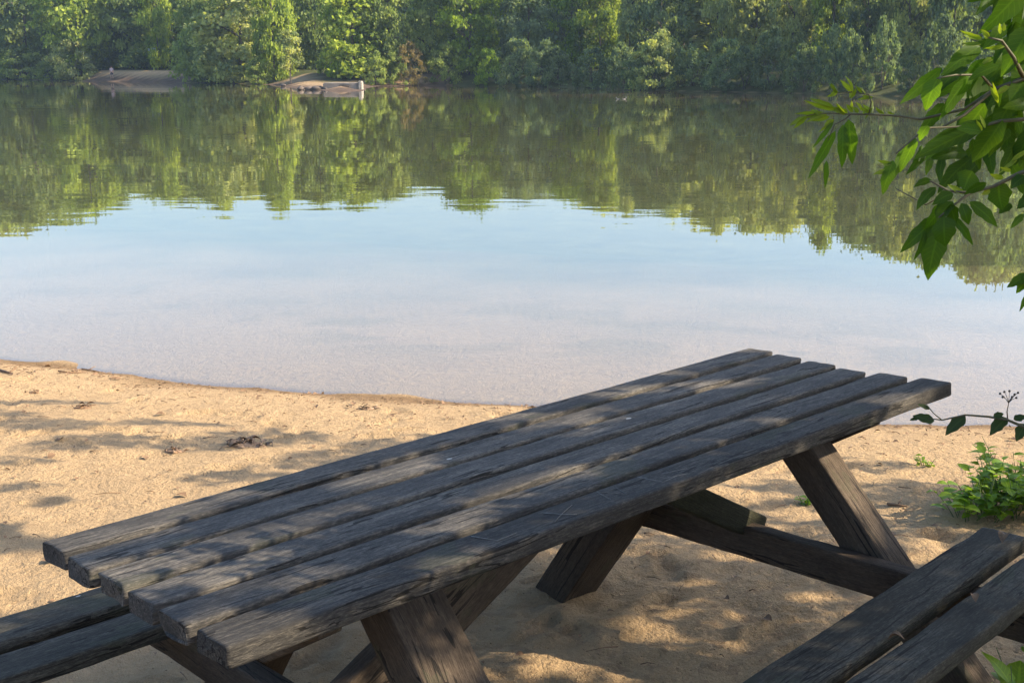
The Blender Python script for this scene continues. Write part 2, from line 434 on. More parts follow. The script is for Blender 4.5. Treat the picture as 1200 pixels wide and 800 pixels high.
def ground_z(X, Y, detail=True):
    X = np.asarray(X, float); Y = np.asarray(Y, float)
    d = sdist(X, Y)
    d = d + (vnoise(X * .9 + 3, Y * .9) - .5) * .22 * (np.hypot(X, Y) < 30)
    nearm = 1 - sstep(14, 30, np.hypot(X, Y - 2))
    beach = WATER + .34 * (1 - np.exp(-np.maximum(d, 0) / 1.35)) + .004 * np.minimum(np.maximum(d, 0), 20)
    # far bank: a step up, then woods rising, steeper on the right
    rightness = sstep(-5, 45, X)
    bank = WATER + 1.5 * sstep(0, 5.5, d) + np.maximum(d - 5, 0) * (.03 + .16 * rightness) * (1 - .5 * sstep(30, 90, d)) + (fbm(X * .12, Y * .12) - .5) * sstep(8, 25, d) * 1.2
    sp = np.exp(-(((X - SPIT[0]) / 9.0) ** 2 + ((Y - SPIT[1]) / 19.0) ** 2) ** 2)
    bank = bank * (1 - sp) + (WATER + .38 * sstep(0, 2.5, d)) * sp
    land = beach * nearm + bank * (1 - nearm)
    bed = WATER - .055 * np.minimum(-d, 9) - .16 * np.clip(-d - 9, 0, 14) 
    z = np.where(d > 0, land, bed)
    if detail:
        k = nearm * (1 - sstep(0.0, 1.2, -d))
        z = z + k * ((fbm(X * 1.3, Y * 1.3, 3) - .5) * .045 + (fbm(X * 4.2 + 5, Y * 4.2, 3) - .5) * .022 * sstep(0, .8, d))
        churn = sstep(-1.6, .4, X) * (1 - sstep(4.0, 6.0, Y)) + .35
        rid = 1 - np.abs(fbm(X * 5.5 + 40, Y * 7.5, 3) * 2 - 1) * 2.2
        z = z + k * sstep(.3, 1.2, d) * np.clip(churn, 0, 1) * (np.maximum(rid, 0) * .012 + (fbm(X * 11 + 3, Y * 13, 3) - .5) * .020 + (fbm(X * 26, Y * 29, 2) - .5) * .012 - (vnoise(X * 8 + 9, Y * 8) > .8) * .006 + (vnoise(X * 15, Y * 17) - .5) * .008 + (vnoise(X * 34, Y * 34) - .5) * .008)
    return z, d, nearm


_FP = np.random.RandomState(77)
FOOT = [(_FP.uniform(-3.8, 3), _FP.uniform(2.3, 7.2), _FP.rand() * 3.14, _FP.uniform(.8, 1.15), _FP.uniform(.5, 1)) for _ in range(150)]


def footprints(X, Y):
    z = np.zeros_like(X)
    for fx, fy, a, s_, dp in FOOT:
        m = (np.abs(X - fx) < .35) & (np.abs(Y - fy) < .35)
        if not m.any(): continue
        dx, dy = X[m] - fx, Y[m] - fy
        u = (dx * math.cos(a) + dy * math.sin(a)) / (.13 * s_); v = (-dx * math.sin(a) + dy * math.cos(a)) / (.052 * s_)
        q = np.hypot(u, v) + (vnoise(X[m] * 25, Y[m] * 25) - .5) * .5
        z[m] += dp * (-.016 * sstep(1.05, .6, q) + .010 * np.exp(-((q - 1.25) / .28) ** 2))
    return z


def gz(x, y): return float(ground_z(np.array([x]), np.array([y]))[0][0])


def axis(lo, a, b, hi, step, fine, fine2, g=1.16):
    mid = list(np.arange(a, b + 1e-6, step)); up = []; s = step; v = mid[-1]
    while v < hi: s = min(s * g, 1.3 if v < fine else 14); v += s; up.append(v)
    dn = []; s = step; v = a
    while v > lo: s = min(s * g, 1.3 if v > fine2 else 14); v -= s; dn.append(v)
    return np.array(dn[::-1] + mid + up)


gx = axis(-420, -3.9, 3.6, 420, .026, 48, -95); gy = axis(-60, 1.9, 8.9, 520, .026, 205, -5)
GX, GY = np.meshgrid(gx, gy)
GZ, GD, GN = ground_z(GX, GY)
GZ = GZ + footprints(GX, GY) * sstep(.25, .7, GD) * GN
ny, nx = GX.shape
idx = np.arange(ny * nx).reshape(ny, nx)
quads = np.stack([idx[:-1, :-1], idx[:-1, 1:], idx[1:, 1:], idx[1:, :-1]], -1).reshape(-1, 4)
wob = (fbm(GX * .5, GY * .5) - .5) * 2.0
lx = (GX - at_z(168, 95.5, WATER)[0]); sxx = (GX - SPIT[0])
on_landing = (np.abs(lx + wob) < 9.5) & (GY > 120) & (GX < -30)
on_spit = (np.abs(sxx + wob) < 11) & (np.abs(GY - SPIT[1]) < 22)
sandy_far = np.where(on_landing, sstep(2.6, 3.4, GD) * sstep(6.2, 5.0, GD), 0) + np.where(on_spit, sstep(-.5, .2, GD) * sstep(4.6, 3.4, GD + wob), 0)
brown = np.where(on_landing & (GD > -1.5) & (GD < 2.8), .95, 0) + np.where(on_spit & (GD < 1.4 + wob * .4) & (GD > -1.5), .75, 0) + np.where(on_spit, .35, 0)
forest = (1 - GN) * sstep(-1.6, -.2, GD) * (1 - sandy_far) * (1 - np.where(brown > .5, brown, 0))
forest = np.maximum(forest, GN * sstep(2.0, 3.5, GX - .35 * (GY - 4)) * sstep(3.0, 1.0, GY) * .6)
soil = np.clip(brown, 0, 1)
silt_depth = sstep(1.5, 10.5, -GD + (fbm(GX * .8, GY * .8) - .5) * 4.5) * (1 - .0 * GN)  # bed darkens outward: silt plus painted loss of light in deeper water
silt_depth = np.maximum(silt_depth, .32 * sstep(.48, .64, fbm(GX * 1.3 + 50, GY * 2.2, 5)) * sstep(.8, 2.5, -GD))
wet = np.where(GD > 0, sstep(.40, .05, GD + (fbm(GX * 3, GY * 3) - .5) * .40), 1.0 - .8 * sstep(0, .15, -GD)) * GN
earth = sstep(-1.2, .9, GX + (fbm(GX * .9, GY * .9) - .5) * 1.5) * sstep(4.9, 3.9, GY - .15 * GX) * GN
V = np.stack([GX, GY, GZ], -1).reshape(-1, 3)
me = mesh_np('ground', V, quads, mat_ground(), {'forest': forest.ravel(), 'silt_depth': silt_depth.ravel(), 'wet': np.clip(wet, 0, 1).ravel(), 'earth': np.clip(earth, 0, 1).ravel(), 'soil': np.clip(soil, 0, 1).ravel()}, smooth=True)
tag(link('ground', me), kind='structure')

wx = np.linspace(-400, 400, 9); wy = np.linspace(-20, 420, 9)
WX, WY = np.meshgrid(wx, wy); wi = np.arange(81).reshape(9, 9)
wq = np.stack([wi[:-1, :-1], wi[:-1, 1:], wi[1:, 1:], wi[1:, :-1]], -1).reshape(-1, 4)
tag(link('water', mesh_np('water', np.stack([WX, WY, np.full_like(WX, WATER)], -1).reshape(-1, 3), wq, mat_water())), kind='structure')

# ------------------------------------------------------------------ picnic table
TL, TW, TH = 2.4847, .7747, .735
tO = np.array([-1.00081533, 2.37414338, CAMZ - .97]); tU = np.array([.73180782, .68150288, .00333831])
tV = np.array([.68089224, -.73115211, .04245402]); tN = np.cross(tV, tU); tN = -tN if tN[2] < 0 else tN


def tworld(u, v, w_): return tO + tU * u + tV * v + tN * w_


def tlocal(u, v, w_): return np.array([u - TL / 2, -(v - TW / 2), w_ + TH])


table = thing('picnic_table', (0, 0, 0), 'weathered dark grey wooden picnic table with attached benches standing on the sand', 'picnic table')
rot = Matrix((tuple(tU), tuple(-tV), tuple(tN))).transposed().to_4x4()
table.matrix_world = Matrix.Translation(tworld(TL / 2, TW / 2, -TH)) @ rot


def board_mesh(name, length, width, thick, seed, mat, wear=.004, bend=.002, nx_=56, taper=None):
    rr = np.random.RandomState(seed)
    b = min(.0055, thick * .22)
    hw, ht = width / 2, thick / 2
    ring = []
    def side(p, q, n):
        for i in range(n): ring.append((p[0] + (q[0] - p[0]) * i / n, p[1] + (q[1] - p[1]) * i / n))
    cs = [(-hw + b, ht), (hw - b, ht), (hw - b * .3, ht - b * .3), (hw, ht - b), (hw, -ht + b), (hw - b * .3, -ht + b * .3), (hw - b, -ht), (-hw + b, -ht), (-hw + b * .3, -ht + b * .3), (-hw, -ht + b), (-hw, ht - b), (-hw + b * .3, ht - b * .3)]
    ns = [8, 1, 1, 3, 1, 1, 4, 1, 1, 3, 1, 1]
    for i in range(12): side(cs[i], cs[(i + 1) % 12], ns[i])
    ring = np.array(ring); m = len(ring)
    xs = np.linspace(0, 1, nx_); xs = .5 - .5 * np.cos(np.pi * xs) * (.35 + .65 * np.abs(np.cos(np.pi * xs)) ** .2) if False else xs
    xs = np.concatenate([[0, .003, .008], xs[1:-1], [.992, .997, 1.0]])
    o1, o2 = rr.rand(2) * 80
    V = []
    ang = np.arctan2(ring[:, 1] / ht, ring[:, 0] / hw)
    corner = np.abs(np.sin(2 * ang)) ** 4
    for x in xs:
        X = (x - .5) * length
        yb = (vnoise(x * 3 + o1, 3.3) - .5) * 2 * bend; zb = (vnoise(x * 2.2 + o2, 7.7) - .5) * 2 * bend
        e = min(x, 1 - x) * length
        shrink = 1 - .035 * math.exp(-e / .004) - .03 * math.exp(-e / .05) * rr.rand() * 0
        nz = (vnoise(X * 7 + o1, ang * 2.1 + o2) - .5) * wear * .7 + (vnoise(X * 60 + o2, ang * 3 + o1) - .5) * wear * .4
        chip = -np.maximum(vnoise(X * 6 + o2 * 2, np.sign(ring[:, 0]) * 3 + 11 + o1) - .66, 0) * .014 * corner * (wear / .006)
        k = 1 + (nz + chip * 1.0) / hw
        yy = ring[:, 0] * shrink * (1 + (nz + chip) / hw) + yb
        zz = ring[:, 1] * shrink * (1 + (nz * .30 + chip * .7) / ht * .8) + zb
        jx = (vnoise(ring[:, 0] * 40 + o1, ring[:, 1] * 40 + x * 50) - .5) * .010 * math.exp(-e / .01)
        V += [(X + j, a, c) for j, a, c in zip(jx, yy, zz)]
    Fq = []
    n = len(xs)
    for i in range(n - 1):
        for k in range(m):
            Fq.append((i * m + k, (i + 1) * m + k, (i + 1) * m + (k + 1) % m, i * m + (k + 1) % m))
    Fq.append(tuple(range(m))); Fq.append(tuple((n - 1) * m + k for k in range(m))[::-1])
    me = mesh_py(name, V, Fq, mat)
    me.polygons[-1].use_smooth = False; me.polygons[-2].use_smooth = False
    return me


def board(name, p0, p1, wdir, width, thick, mat, parent=table, seed=1, **kw):
    """p0,p1 centre line ends, wdir the width direction, all in (u,v,w)"""
    a, b = tlocal(*p0), tlocal(*p1)
    X = b - a; ln = np.linalg.norm(X); X /= ln
    wd = np.array([wdir[0], -wdir[1], wdir[2]], float); Y = wd - X * (wd @ X); Y /= np.linalg.norm(Y); Z = np.cross(X, Y)
    if Z[2] < 0 and abs(Z[2]) > .3: Y = -Y; Z = -Z
    o = link(name, board_mesh(name, ln, width, thick, seed, mat, **kw), parent)
    c = (a + b) / 2
    o.matrix_local = Matrix(((X[0], Y[0], Z[0], c[0]), (X[1], Y[1], Z[1], c[1]), (X[2], Y[2], Z[2], c[2]), (0, 0, 0, 1)))
    return o


T = .043
edgesL = [(-.005, .016), (-.007, .147), (.003, .272), (.003, .398), (.002, .524), (.008, .652), (.004, .779)]
edgesR = [(2.505, -.012), (2.480, .112), (2.462, .250), (2.425, .392), (2.448, .522), (2.458, .652), (2.455, .790)]
for i in range(6):
    u0, v0 = edgesL[i]; v0b = edgesL[i + 1][1]
    u1, v1 = edgesR[i]; v1b = edgesR[i + 1][1]
    g = .029
    if i == 5: u1 = 2.462
    board('top_plank', (u0, (v0 + v0b) / 2, -T / 2), (u1, (v1 + v1b) / 2, -T / 2), (0, 1, 0), (v0b - v0 + v1b - v1) / 2 - g, T, M_TOP, seed=30 + i, wear=.0035, bend=.002, nx_=80)
# benches (v is across, near bench v>1)
SZ = -.347
bn1 = board('bench_plank', (-.22, 1.180, SZ - T / 2), (2.255, 1.050, SZ - T / 2), (0, 1, 0), .128, T, M_BENCH, seed=51, wear=.004, nx_=80)
bn2 = board('bench_plank', (-.20, 1.323, SZ - T / 2 - .004), (2.262, 1.214, SZ - T / 2 - .004), (0, 1, 0), .112, T, M_BENCH, seed=52, wear=.0045, nx_=80)
board('bench_plank', (-.24, -.196, SZ - T / 2), (2.25, -.196, SZ - T / 2), (0, 1, 0), .130, T, M_BENCH, seed=53, wear=.004, nx_=80)
b4 = board('bench_plank', (-.30, -.405, SZ - T / 2), (2.25, -.415, SZ - T / 2), (0, 1, 0), .150, T, M_BENCH, seed=54, wear=.016, nx_=80)
b4['label'] = 'split and rotting outer plank of the far bench'
# frames
bt = SZ - T
for ub in (.395, 1.925):
    board('bench_support', (ub, -.50, bt - .049), (ub, 1.31, bt - .049), (0, 0, 1), .096, .055, M_FRAME, seed=60)


def leg(u0, u1, vtop, slope, sgn, seed, foot=-.80):
    """sgn +1: leans out towards the near bench; the given line is the inner lower edge of the leg"""
    uc = (u0 + u1) / 2; hx = .148
    wt, wb = -.105, foot
    f_ = lambda w_: vtop + sgn * slope * (-w_) + (sgn * hx / 2)
    th = hx / math.sqrt(1 + slope * slope)
    return board('leg', (uc, f_(wb), wb), (uc, f_(wt), wt), (1, 0, 0), u1 - u0, th, M_FRAME, seed=seed)


leg(.43, .575, .391, .867, 1, 71)
leg(.433, .566, .385, .75, -1, 72)
leg(1.957, 2.06, .357, .897, 1, 73)
leg(1.715, 1.893, .385, .73, -1, 74)


def cleat(u):
    """cross batten under the top with chamfered ends"""
    h = .135; t = .055
    prof = [(.035, -T - .002), (TW - .035, -T - .002), (TW - .035, -T - .02), (TW - .035 - .20, -T - h), (.235, -T - h), (.035, -T - .02)]
    V, Fs = [], []
    for s in (-1, 1):
        for v, w_ in prof: V.append(tlocal(u + s * t / 2, v, w_))
    n = len(prof)
    Fs.append(tuple(range(n))); Fs.append(tuple(range(n, 2 * n))[::-1])
    for k in range(n): Fs.append((k, k + n, (k + 1) % n + n, (k + 1) % n))
    c = tlocal(u, TW / 2, -T - h / 2)
    R3 = np.array([[0, 1, 0], [-1, 0, 0], [0, 0, 1]])     # local x runs along the batten
    V = [R3 @ (p - c) for p in V]
    o = link('top_batten', mesh_py('top_batten', V, Fs, M_FRAME, False), table, tuple(c)); o.rotation_euler = (0, 0, math.pi / 2)
    bv = o.modifiers.new('bevel', 'BEVEL'); bv.width = .004; bv.segments = 2
    return o


cleat(.228); cleat(2.088)
board('diagonal_brace', (.44, .40, -.455), (1.13, .40, -.055 - .055), (0, 1, 0), .055, .14, M_FRAME, seed=81)
gb = board('diagonal_brace', (2.0, .40, -.425), (1.42, .40, -.11), (0, 1, 0), .05, .08, mat_wood('mossy_brace_wood', (.012, .012, .008), (.036, .036, .022), (.10, .10, .055), specks=False), seed=82)
gb['label'] = 'greenish diagonal brace under the top'
# bolt heads on the frame
M_STEEL = mat_simple('rusty_steel', (.16, .13, .11), .55, .4, 60, 0, .7)
for (u, v, w_) in ((2.02, .86, -.50), (.363, .12, -.44), (.363, .66, -.44)):
    mb = MB(); c = tlocal(u, v, w_)
    mb.ball((0, 0, 0), .011, 8, 5, (.5, 1, 1)); mb.build('bolt', M_STEEL, table, loc=tuple(c))
# scratched marks on the nearest plank: pale thin grooves
M_SCR = mat_simple('scratched_wood', (.16, .15, .135), .9, .3, 90)
def scratch(*lines):
    mb = MB(); c = tlocal(*lines[0][0], .0)
    for pts in lines:
        q = [tlocal(x + rnd.uniform(-.002, .002), y + rnd.uniform(-.002, .002), .0004) - c for x, y in pts]
        mb.tube(q, .0010, .0007, 4)
    mb.build('scratched_mark', M_SCR, table, loc=tuple(c))
scratch([(.82, .69), (.835, .72), (.86, .75)]); scratch([(.80, .745), (.85, .72), (.90, .70)]); scratch([(.98, .735), (1.0, .68), (1.03, .74), (1.05, .69)])
scratch([(1.14, .675), (1.15, .745), (1.21, .74)]); scratch([(1.20, .70), (1.27, .72)]); scratch([(.62, .68), (.64, .74), (.70, .735)]); scratch([(1.17, .73), (1.24, .745)])



# ------------------------------------------------------------------ leaves
def leaf_geo(b, t, hw, nrm, fold=.25, droop=.12, shape=(.38, 1.0), K=10, tone=.5, acc=None):
    """one leaf from base b to tip t (3D), half width hw, facing nrm; appended to acc=(V,F,tone,uv)"""
    b = np.asarray(b, float); t = np.asarray(t, float)
    ax = t - b; ln = np.linalg.norm(ax) + 1e-9; ax /= ln
    nrm = np.asarray(nrm, float); nrm = nrm - ax * (nrm @ ax); nrm /= np.linalg.norm(nrm) + 1e-9
    sd = np.cross(nrm, ax)
    V, Fq, TN, UV = acc; o = len(V)
    pk = shape[0]
    for i in range(K + 1):
        s = i / K
        w_ = hw * ((math.sin(math.pi * s ** (math.log(.5) / math.log(pk)))) ** .85 if 0 < s < 1 else .02)
        c = b + ax * ln * s + nrm * (math.sin(math.pi * s) * droop * ln)
        c = c + sd * hw * .22 * math.sin(2.2 * s + tone * 9)
        for k in (-1, 0, 1):
            V.append(c + sd * w_ * k * (1 + .10 * math.sin(s * 17 + k + tone * 30)) + nrm * abs(k) * w_ * fold); TN.append(tone); UV.append((.5 + .5 * k, s))
    for i in range(K):
        for k in range(2):
            a = o + i * 3 + k
            Fq.append((a, a + 1, a + 4, a + 3))


class Leaves:
    def __init__(s): s.a = ([], [], [], [])
    def add(s, *A, **K): leaf_geo(*A, acc=s.a, **K)
    def build(s, name, mat, parent=None):
        V, Fq, TN, UV = s.a
        return link(name, mesh_np(name, V, Fq, mat, {'tone': TN}, True, UV), parent)


CAM = np.array([0, 0, CAMZ])


def px_leaf(Lv, bx, by, tx, ty, hwpx, Yb, Yt=None, tone=None, tilt=.85, **kw):
    Yt = Yb if Yt is None else Yt
    b = at_y(bx, by, Yb); t = at_y(tx, ty, Yt)
    n = (CAM - b); n /= np.linalg.norm(n)
    n = n + np.array([rnd.uniform(-tilt, tilt), rnd.uniform(-.2, .2), rnd.uniform(-tilt * .5, tilt)])
    Lv.add(b, t, hwpx * Yb / F * .82, n, fold=rnd.uniform(.1, .4), droop=rnd.uniform(-.06, .14), tone=rnd.uniform(.05, .95) if tone is None else tone, **kw)


# ------------------------------------------------------------------ the tree whose branch hangs into the picture
tree = thing('shore_tree', (2.75, 1.15, 0), 'leafy tree at the right edge whose branches hang over the water', 'tree')
tl = lambda p: np.asarray(p, float) - np.array([2.75, 1.15, 0])
mb = MB()
tk = [(0, 0, -.1), (.03, .02, .6), (-.05, .06, 1.4), (-.02, .12, 2.2), (.12, .2, 3.2), (.2, .35, 4.4), (.3, .4, 5.4)]
mb.tube(tk, .13, .05, 12)
mb.build('trunk', M_BARK, tree)


def hang(paths, leaves_old, leaves_young, Y):
    mb = MB()
    for pts, r0, r1 in paths: mb.tube([tl(p) for p in pts], r0, r1, 6)
    br = mb.build('branch', M_TWIG, tree)
    for lv, mt in ((leaves_old, M_NEAR), (leaves_young, M_YOUNG)):
        if lv.a[0]:
            lv.a = ([tl(v) for v in lv.a[0]],) + lv.a[1:]
            lv.build('leaves', mt, br)
    return br


P = at_y
# --- branch A: the big top-right cluster
Y0 = 2.1
old, young = Leaves(), Leaves()
TRK = np.array([2.72, 1.25, 1.95])
main = [TRK, np.array([2.1, 1.55, 2.02]), np.array([1.5, 1.9, 1.98]), P(1260, 60, 2.1), P(1200, 92, 2.1), P(1165, 105, 2.1), P(1130, 135, 2.1), P(1102, 150, 2.08)]
subs = [([P(1200, 92, 2.1), P(1188, 68, 2.08), P(1174, 48, 2.06), P(1158, 44, 2.05)], .004, .0015),
        ([P(1165, 105, 2.1), P(1150, 88, 2.08), P(1120, 88, 2.05), P(1098, 92, 2.03)], .003, .0012),
        ([P(1200, 140, 2.12), P(1172, 142, 2.1), P(1150, 148, 2.1), P(1085, 150, 2.06), P(1050, 180, 2.04)], .004, .0012),
        ([P(1300, 130, 2.2), P(1240, 138, 2.15), P(1200, 140, 2.12)], .006, .004)]
for a in [(1202, -25, 1147, 41, 17), (1212, 5, 1182, 60, 20), (1150, 56, 1101, 87, 12), (1104, 80, 1053, 121, 9), (1176, 78, 1113, 116, 21), (1172, 140, 1140, 191, 17), (1160, 145, 1070, 188, 15),
          (1136, 92, 1100, 140, 12), (1195, 110, 1160, 165, 15), (1190, 60, 1150, 100, 14), (1205, 150, 1190, 195, 13), (1152, 120, 1118, 165, 14), (1128, 150, 1085, 190, 13),
          (1104, 183, 1103, 215, 7), (1090, 185, 1086, 206, 5), (1185, 120, 1196, 160, 11), (1178, 30, 1150, 58, 9), (1208, 78, 1180, 118, 16), (1105, 120, 1078, 160, 9), (1205, 30, 1172, 90, 17), (1060, 172, 1042, 215, 7),
          (1080, 170, 1062, 206, 8), (1135, 85, 1120, 112, 8), (1180, 150, 1160, 185, 11), (1215, 170, 1188, 205, 12), (1210, 120, 1175, 128, 11)]:
    Yd = Y0 + rnd.uniform(-.03, .15)
    px_leaf(old, a[0], a[1], a[2], a[3], a[4] * 1.05, Yd, Yd - rnd.uniform(0, .05))
for a in [(1098, 91, 1087, 131, 13), (1087, 147, 1079, 166, 8), (1073, 162, 1056, 203, 10), (1046, 188, 1036, 229, 9), (1170, 76, 1135, 96, 9), (1150, 153, 1120, 152, 8), (1186, 195, 1200, 210, 8)]:
    px_leaf(old, *a, Y0 - .05, Y0 - .05, tone=1.0)  # lightest leaf tone paints the sun shining through
for a in [(1152, 48, 1128, 41, 4), (1150, 52, 1130, 54, 4), (1157, 46, 1153, 36, 5), (1172, 40, 1172, 27, 4), (1178, 55, 1160, 60, 4), (1180, 100, 1165, 112, 4), (1046, 192, 1028, 188, 4), (1042, 200, 1026, 204, 3), (1200, 178, 1184, 190, 4), (1190, 187, 1178, 200, 4),
          (1162, 68, 1150, 74, 4), (1155, 150, 1148, 135, 4), (1170, 118, 1160, 100, 4)]:
    for q in (0, 1): px_leaf(young, a[0] + q * rnd.uniform(-5, 5), a[1] + q * rnd.uniform(-4, 4), a[2] + q * rnd.uniform(-7, 7), a[3] + q * rnd.uniform(-6, 6), a[4] * .75, 2.05, tone=rnd.uniform(.4, 1), tilt=1.4)
for k in range(95):
    x = rnd.uniform(1118, 1225); y = rnd.uniform(-40, 190)
    if x < 1165 and y < 60: continue
    an = rnd.uniform(1.4, 2.9); ln = rnd.uniform(30, 60)
    Yd = rnd.uniform(2.15, 2.45)
    px_leaf(old, x, y, x + ln * math.cos(an), y + ln * math.sin(an), ln * rnd.uniform(.15, .24), Yd, Yd - .04, tone=rnd.uniform(0, .6), tilt=.6)
hang([(main, .0075, .002)] + subs, old, young, Y0)['label'] = 'thick leafy branch at the upper right'
# --- branch B: lower cluster
old, young = Leaves(), Leaves()
mainB = [np.array([2.70, 1.3, 1.72]), np.array([2.0, 1.6, 1.74]), P(1320, 160, 2.05), P(1240, 190, 2.0), P(1195, 203, 2.0), P(1165, 218, 2.0), P(1137, 226, 2.0), P(1112, 224, 2.0), P(1090, 212, 2.0)]
subB = [([P(1137, 226, 2.0), P(1118, 240, 2.0), P(1100, 255, 1.99)], .003, .0012), ([P(1112, 224, 2.0), P(1085, 240, 2.0), P(1050, 221, 2.02)], .0022, .0009), ([P(1240, 190, 2.0), P(1216, 225, 2.0), P(1198, 254, 2.0)], .003, .001)]
for a in [(1097, 252, 1056, 297, 11), (1098, 264, 1090, 329, 17), (1105, 254, 1111, 288, 17), (1116, 253, 1141, 287, 6), (1127, 238, 1136, 263, 9), (1137, 235, 1168, 267, 10), (1084, 270, 1071, 306, 5), (1096, 219, 1075, 247, 8),
          (1116, 236, 1100, 262, 12), (1112, 240, 1122, 262, 9), (1142, 202, 1128, 224, 16), (1092, 211, 1071, 220, 6), (1172, 213, 1176, 246, 16), (1184, 238, 1171, 251, 8), (1193, 203, 1199, 228, 8), (1156, 214, 1130, 229, 7),
          (1201, 251, 1184, 268, 5), (1108, 238, 1082, 268, 11), (1200, 205, 1185, 222, 9), (1118, 228, 1092, 240, 9), (1210, 225, 1192, 245, 9)]:
    px_leaf(old, *a, 2.0 + rnd.uniform(-.04, .05), tone=rnd.uniform(.1, .55))
for a in [(1130, 226, 1110, 216, 4), (1176, 208, 1160, 204, 4), (1160, 222, 1150, 228, 4), (1185, 200, 1172, 196, 3)]:
    px_leaf(young, *a, 2.0, tone=.8)
hang([(mainB, .0065, .0015)] + subB, old, young, 2.0)['label'] = 'lower branch ending in a hanging tuft of dark leaves'
# --- branch C: the thin twig reaching left
old, young = Leaves(), Leaves()
mainC = [P(1165, 105, 2.1), P(1130, 128, 2.12), P(1079, 140, 2.15), P(1053, 136, 2.17), P(1018, 134, 2.2), P(997, 134, 2.2), P(978, 133, 2.2), P(958, 133, 2.2), P(945, 136, 2.2)]
subC = [([P(1018, 134, 2.2), P(1021, 120, 2.2), P(1018, 111, 2.2), P(999, 108, 2.2), P(981, 109, 2.2)], .0016, .0008), ([P(997, 134, 2.2), P(990, 140, 2.2), P(978, 146, 2.2), P(970, 165, 2.2)], .0016, .0008)]
for a in [(996, 140, 997, 193, 10), (989, 146, 985, 197, 8), (980, 154, 946, 209, 7), (977, 143, 951, 174, 3.5), (969, 188, 966, 221, 4)]:
    px_leaf(old, *a, 2.2, tone=.6, tilt=.3)
for a in [(999, 107, 984, 94, 4.5), (982, 109, 971, 98, 3), (981, 109, 969, 114, 3), (1011, 110, 1002, 100, 3), (978, 127, 948, 116, 5), (966, 132, 931, 134, 4), (946, 137, 930, 151, 5), (992, 134, 980, 121, 6), (999, 132, 992, 122, 4), (1010, 130, 1002, 120, 4),
          (972, 137, 950, 142, 5), (975, 140, 965, 150, 4), (1018, 132, 1008, 124, 4), (1022, 126, 1014, 140, 3), (1000, 106, 995, 114, 4), (985, 131, 975, 127, 5), (962, 136, 950, 128, 4), (1036, 134, 1026, 128, 3), (1046, 136, 1040, 130, 3), (1021, 116, 1010, 112, 3)]:
    for q in (0, 1): px_leaf(young, a[0] + q * rnd.uniform(-4, 4), a[1] + q * rnd.uniform(-3, 3), a[2] + q * rnd.uniform(-7, 7), a[3] + q * rnd.uniform(-6, 6), a[4] * .75, 2.2, tone=rnd.uniform(.2, 1), tilt=1.3)
hang([(mainC, .0028, .0008)] + subC, old, young, 2.2)['label'] = 'thin twig with small yellow-green young leaves'
# --- branch D: leaf tips lower at the right edge
old, young = Leaves(), Leaves()
mainD = [np.array([2.72, 1.25, 1.5]), np.array([2.0, 1.6, 1.45]), P(1290, 300, 1.95), P(1235, 318, 1.95), P(1204, 328, 1.95), P(1196, 333, 1.95)]
for a in [(1206, 322, 1179, 336, 9), (1204, 330, 1190, 343, 7), (1208, 340, 1194, 365, 4), (1206, 345, 1200, 360, 4), (1214, 318, 1196, 326, 6), (1230, 320, 1212, 345, 9), (1250, 312, 1240, 340, 9)]:
    px_leaf(old, *a, 1.95, tone=.6)
hang([(mainD, .007, .0015)], old, young, 1.95)['label'] = 'twig with a few leaf tips at the right edge'

# ------------------------------------------------------------------ dappling canopy: leaves between the sun and the beach
sa = np.array([math.cos(SUN_AZ), -math.sin(SUN_AZ), 0.0])            # across the sun, horizontal
sb = np.cross(sa, SUN); sb = sb if sb[2] > 0 else -sb                # across the sun, upwards
LIT_ON_TABLE = [(130, 612, 85, 14, -.27), (215, 600, 60, 9, -.27), (335, 612, 75, 11, -.33), (430, 578, 48, 9, -.3), (580, 570, 36, 7, -.3), (630, 567, 52, 9, -.3), (520, 612, 50, 6, -.2), (533, 668, 45, 13, -.36),
                (262, 738, 42, 14, -.3), (235, 710, 28, 7, -.3), (352, 722, 8, 10, 0), (883, 450, 20, 5, 0), (843, 448, 12, 4, 0), (910, 423, 14, 3, 0), (872, 427, 14, 3, 0), (880, 413, 12, 3, 0), (955, 438, 14, 4, 0), (765, 452, 32, 6, -.2),
                (800, 440, 14, 4, 0), (700, 478, 24, 5, -.2), (640, 497, 26, 5, -.25), (1090, 463, 14, 8, -.3), (470, 545, 30, 6, -.3), (395, 625, 26, 6, -.3), (800, 492, 20, 4, -.2), (690, 545, 24, 5, -.3)]
LIT_ON_GROUND = [(690, 742, 50, 13, -.1), (770, 724, 32, 8, -.1), (637, 772, 22, 10, 0), (595, 688, 36, 5, -.15), (905, 692, 32, 7, -.1), (860, 600, 40, 12, -.1), (930, 640, 38, 12, -.1), (880, 560, 40, 8, -.1), (960, 590, 26, 8, 0),
                 (835, 695, 24, 6, -.1), (800, 668, 24, 5, -.1), (870, 780, 34, 8, -.1), (960, 748, 18, 5, 0), (745, 770, 24, 6, -.1), (1085, 585, 24, 6, 0), (1105, 640, 20, 6, 0), (585, 740, 26, 5, -.1), (340, 790, 30, 7, -.2)]
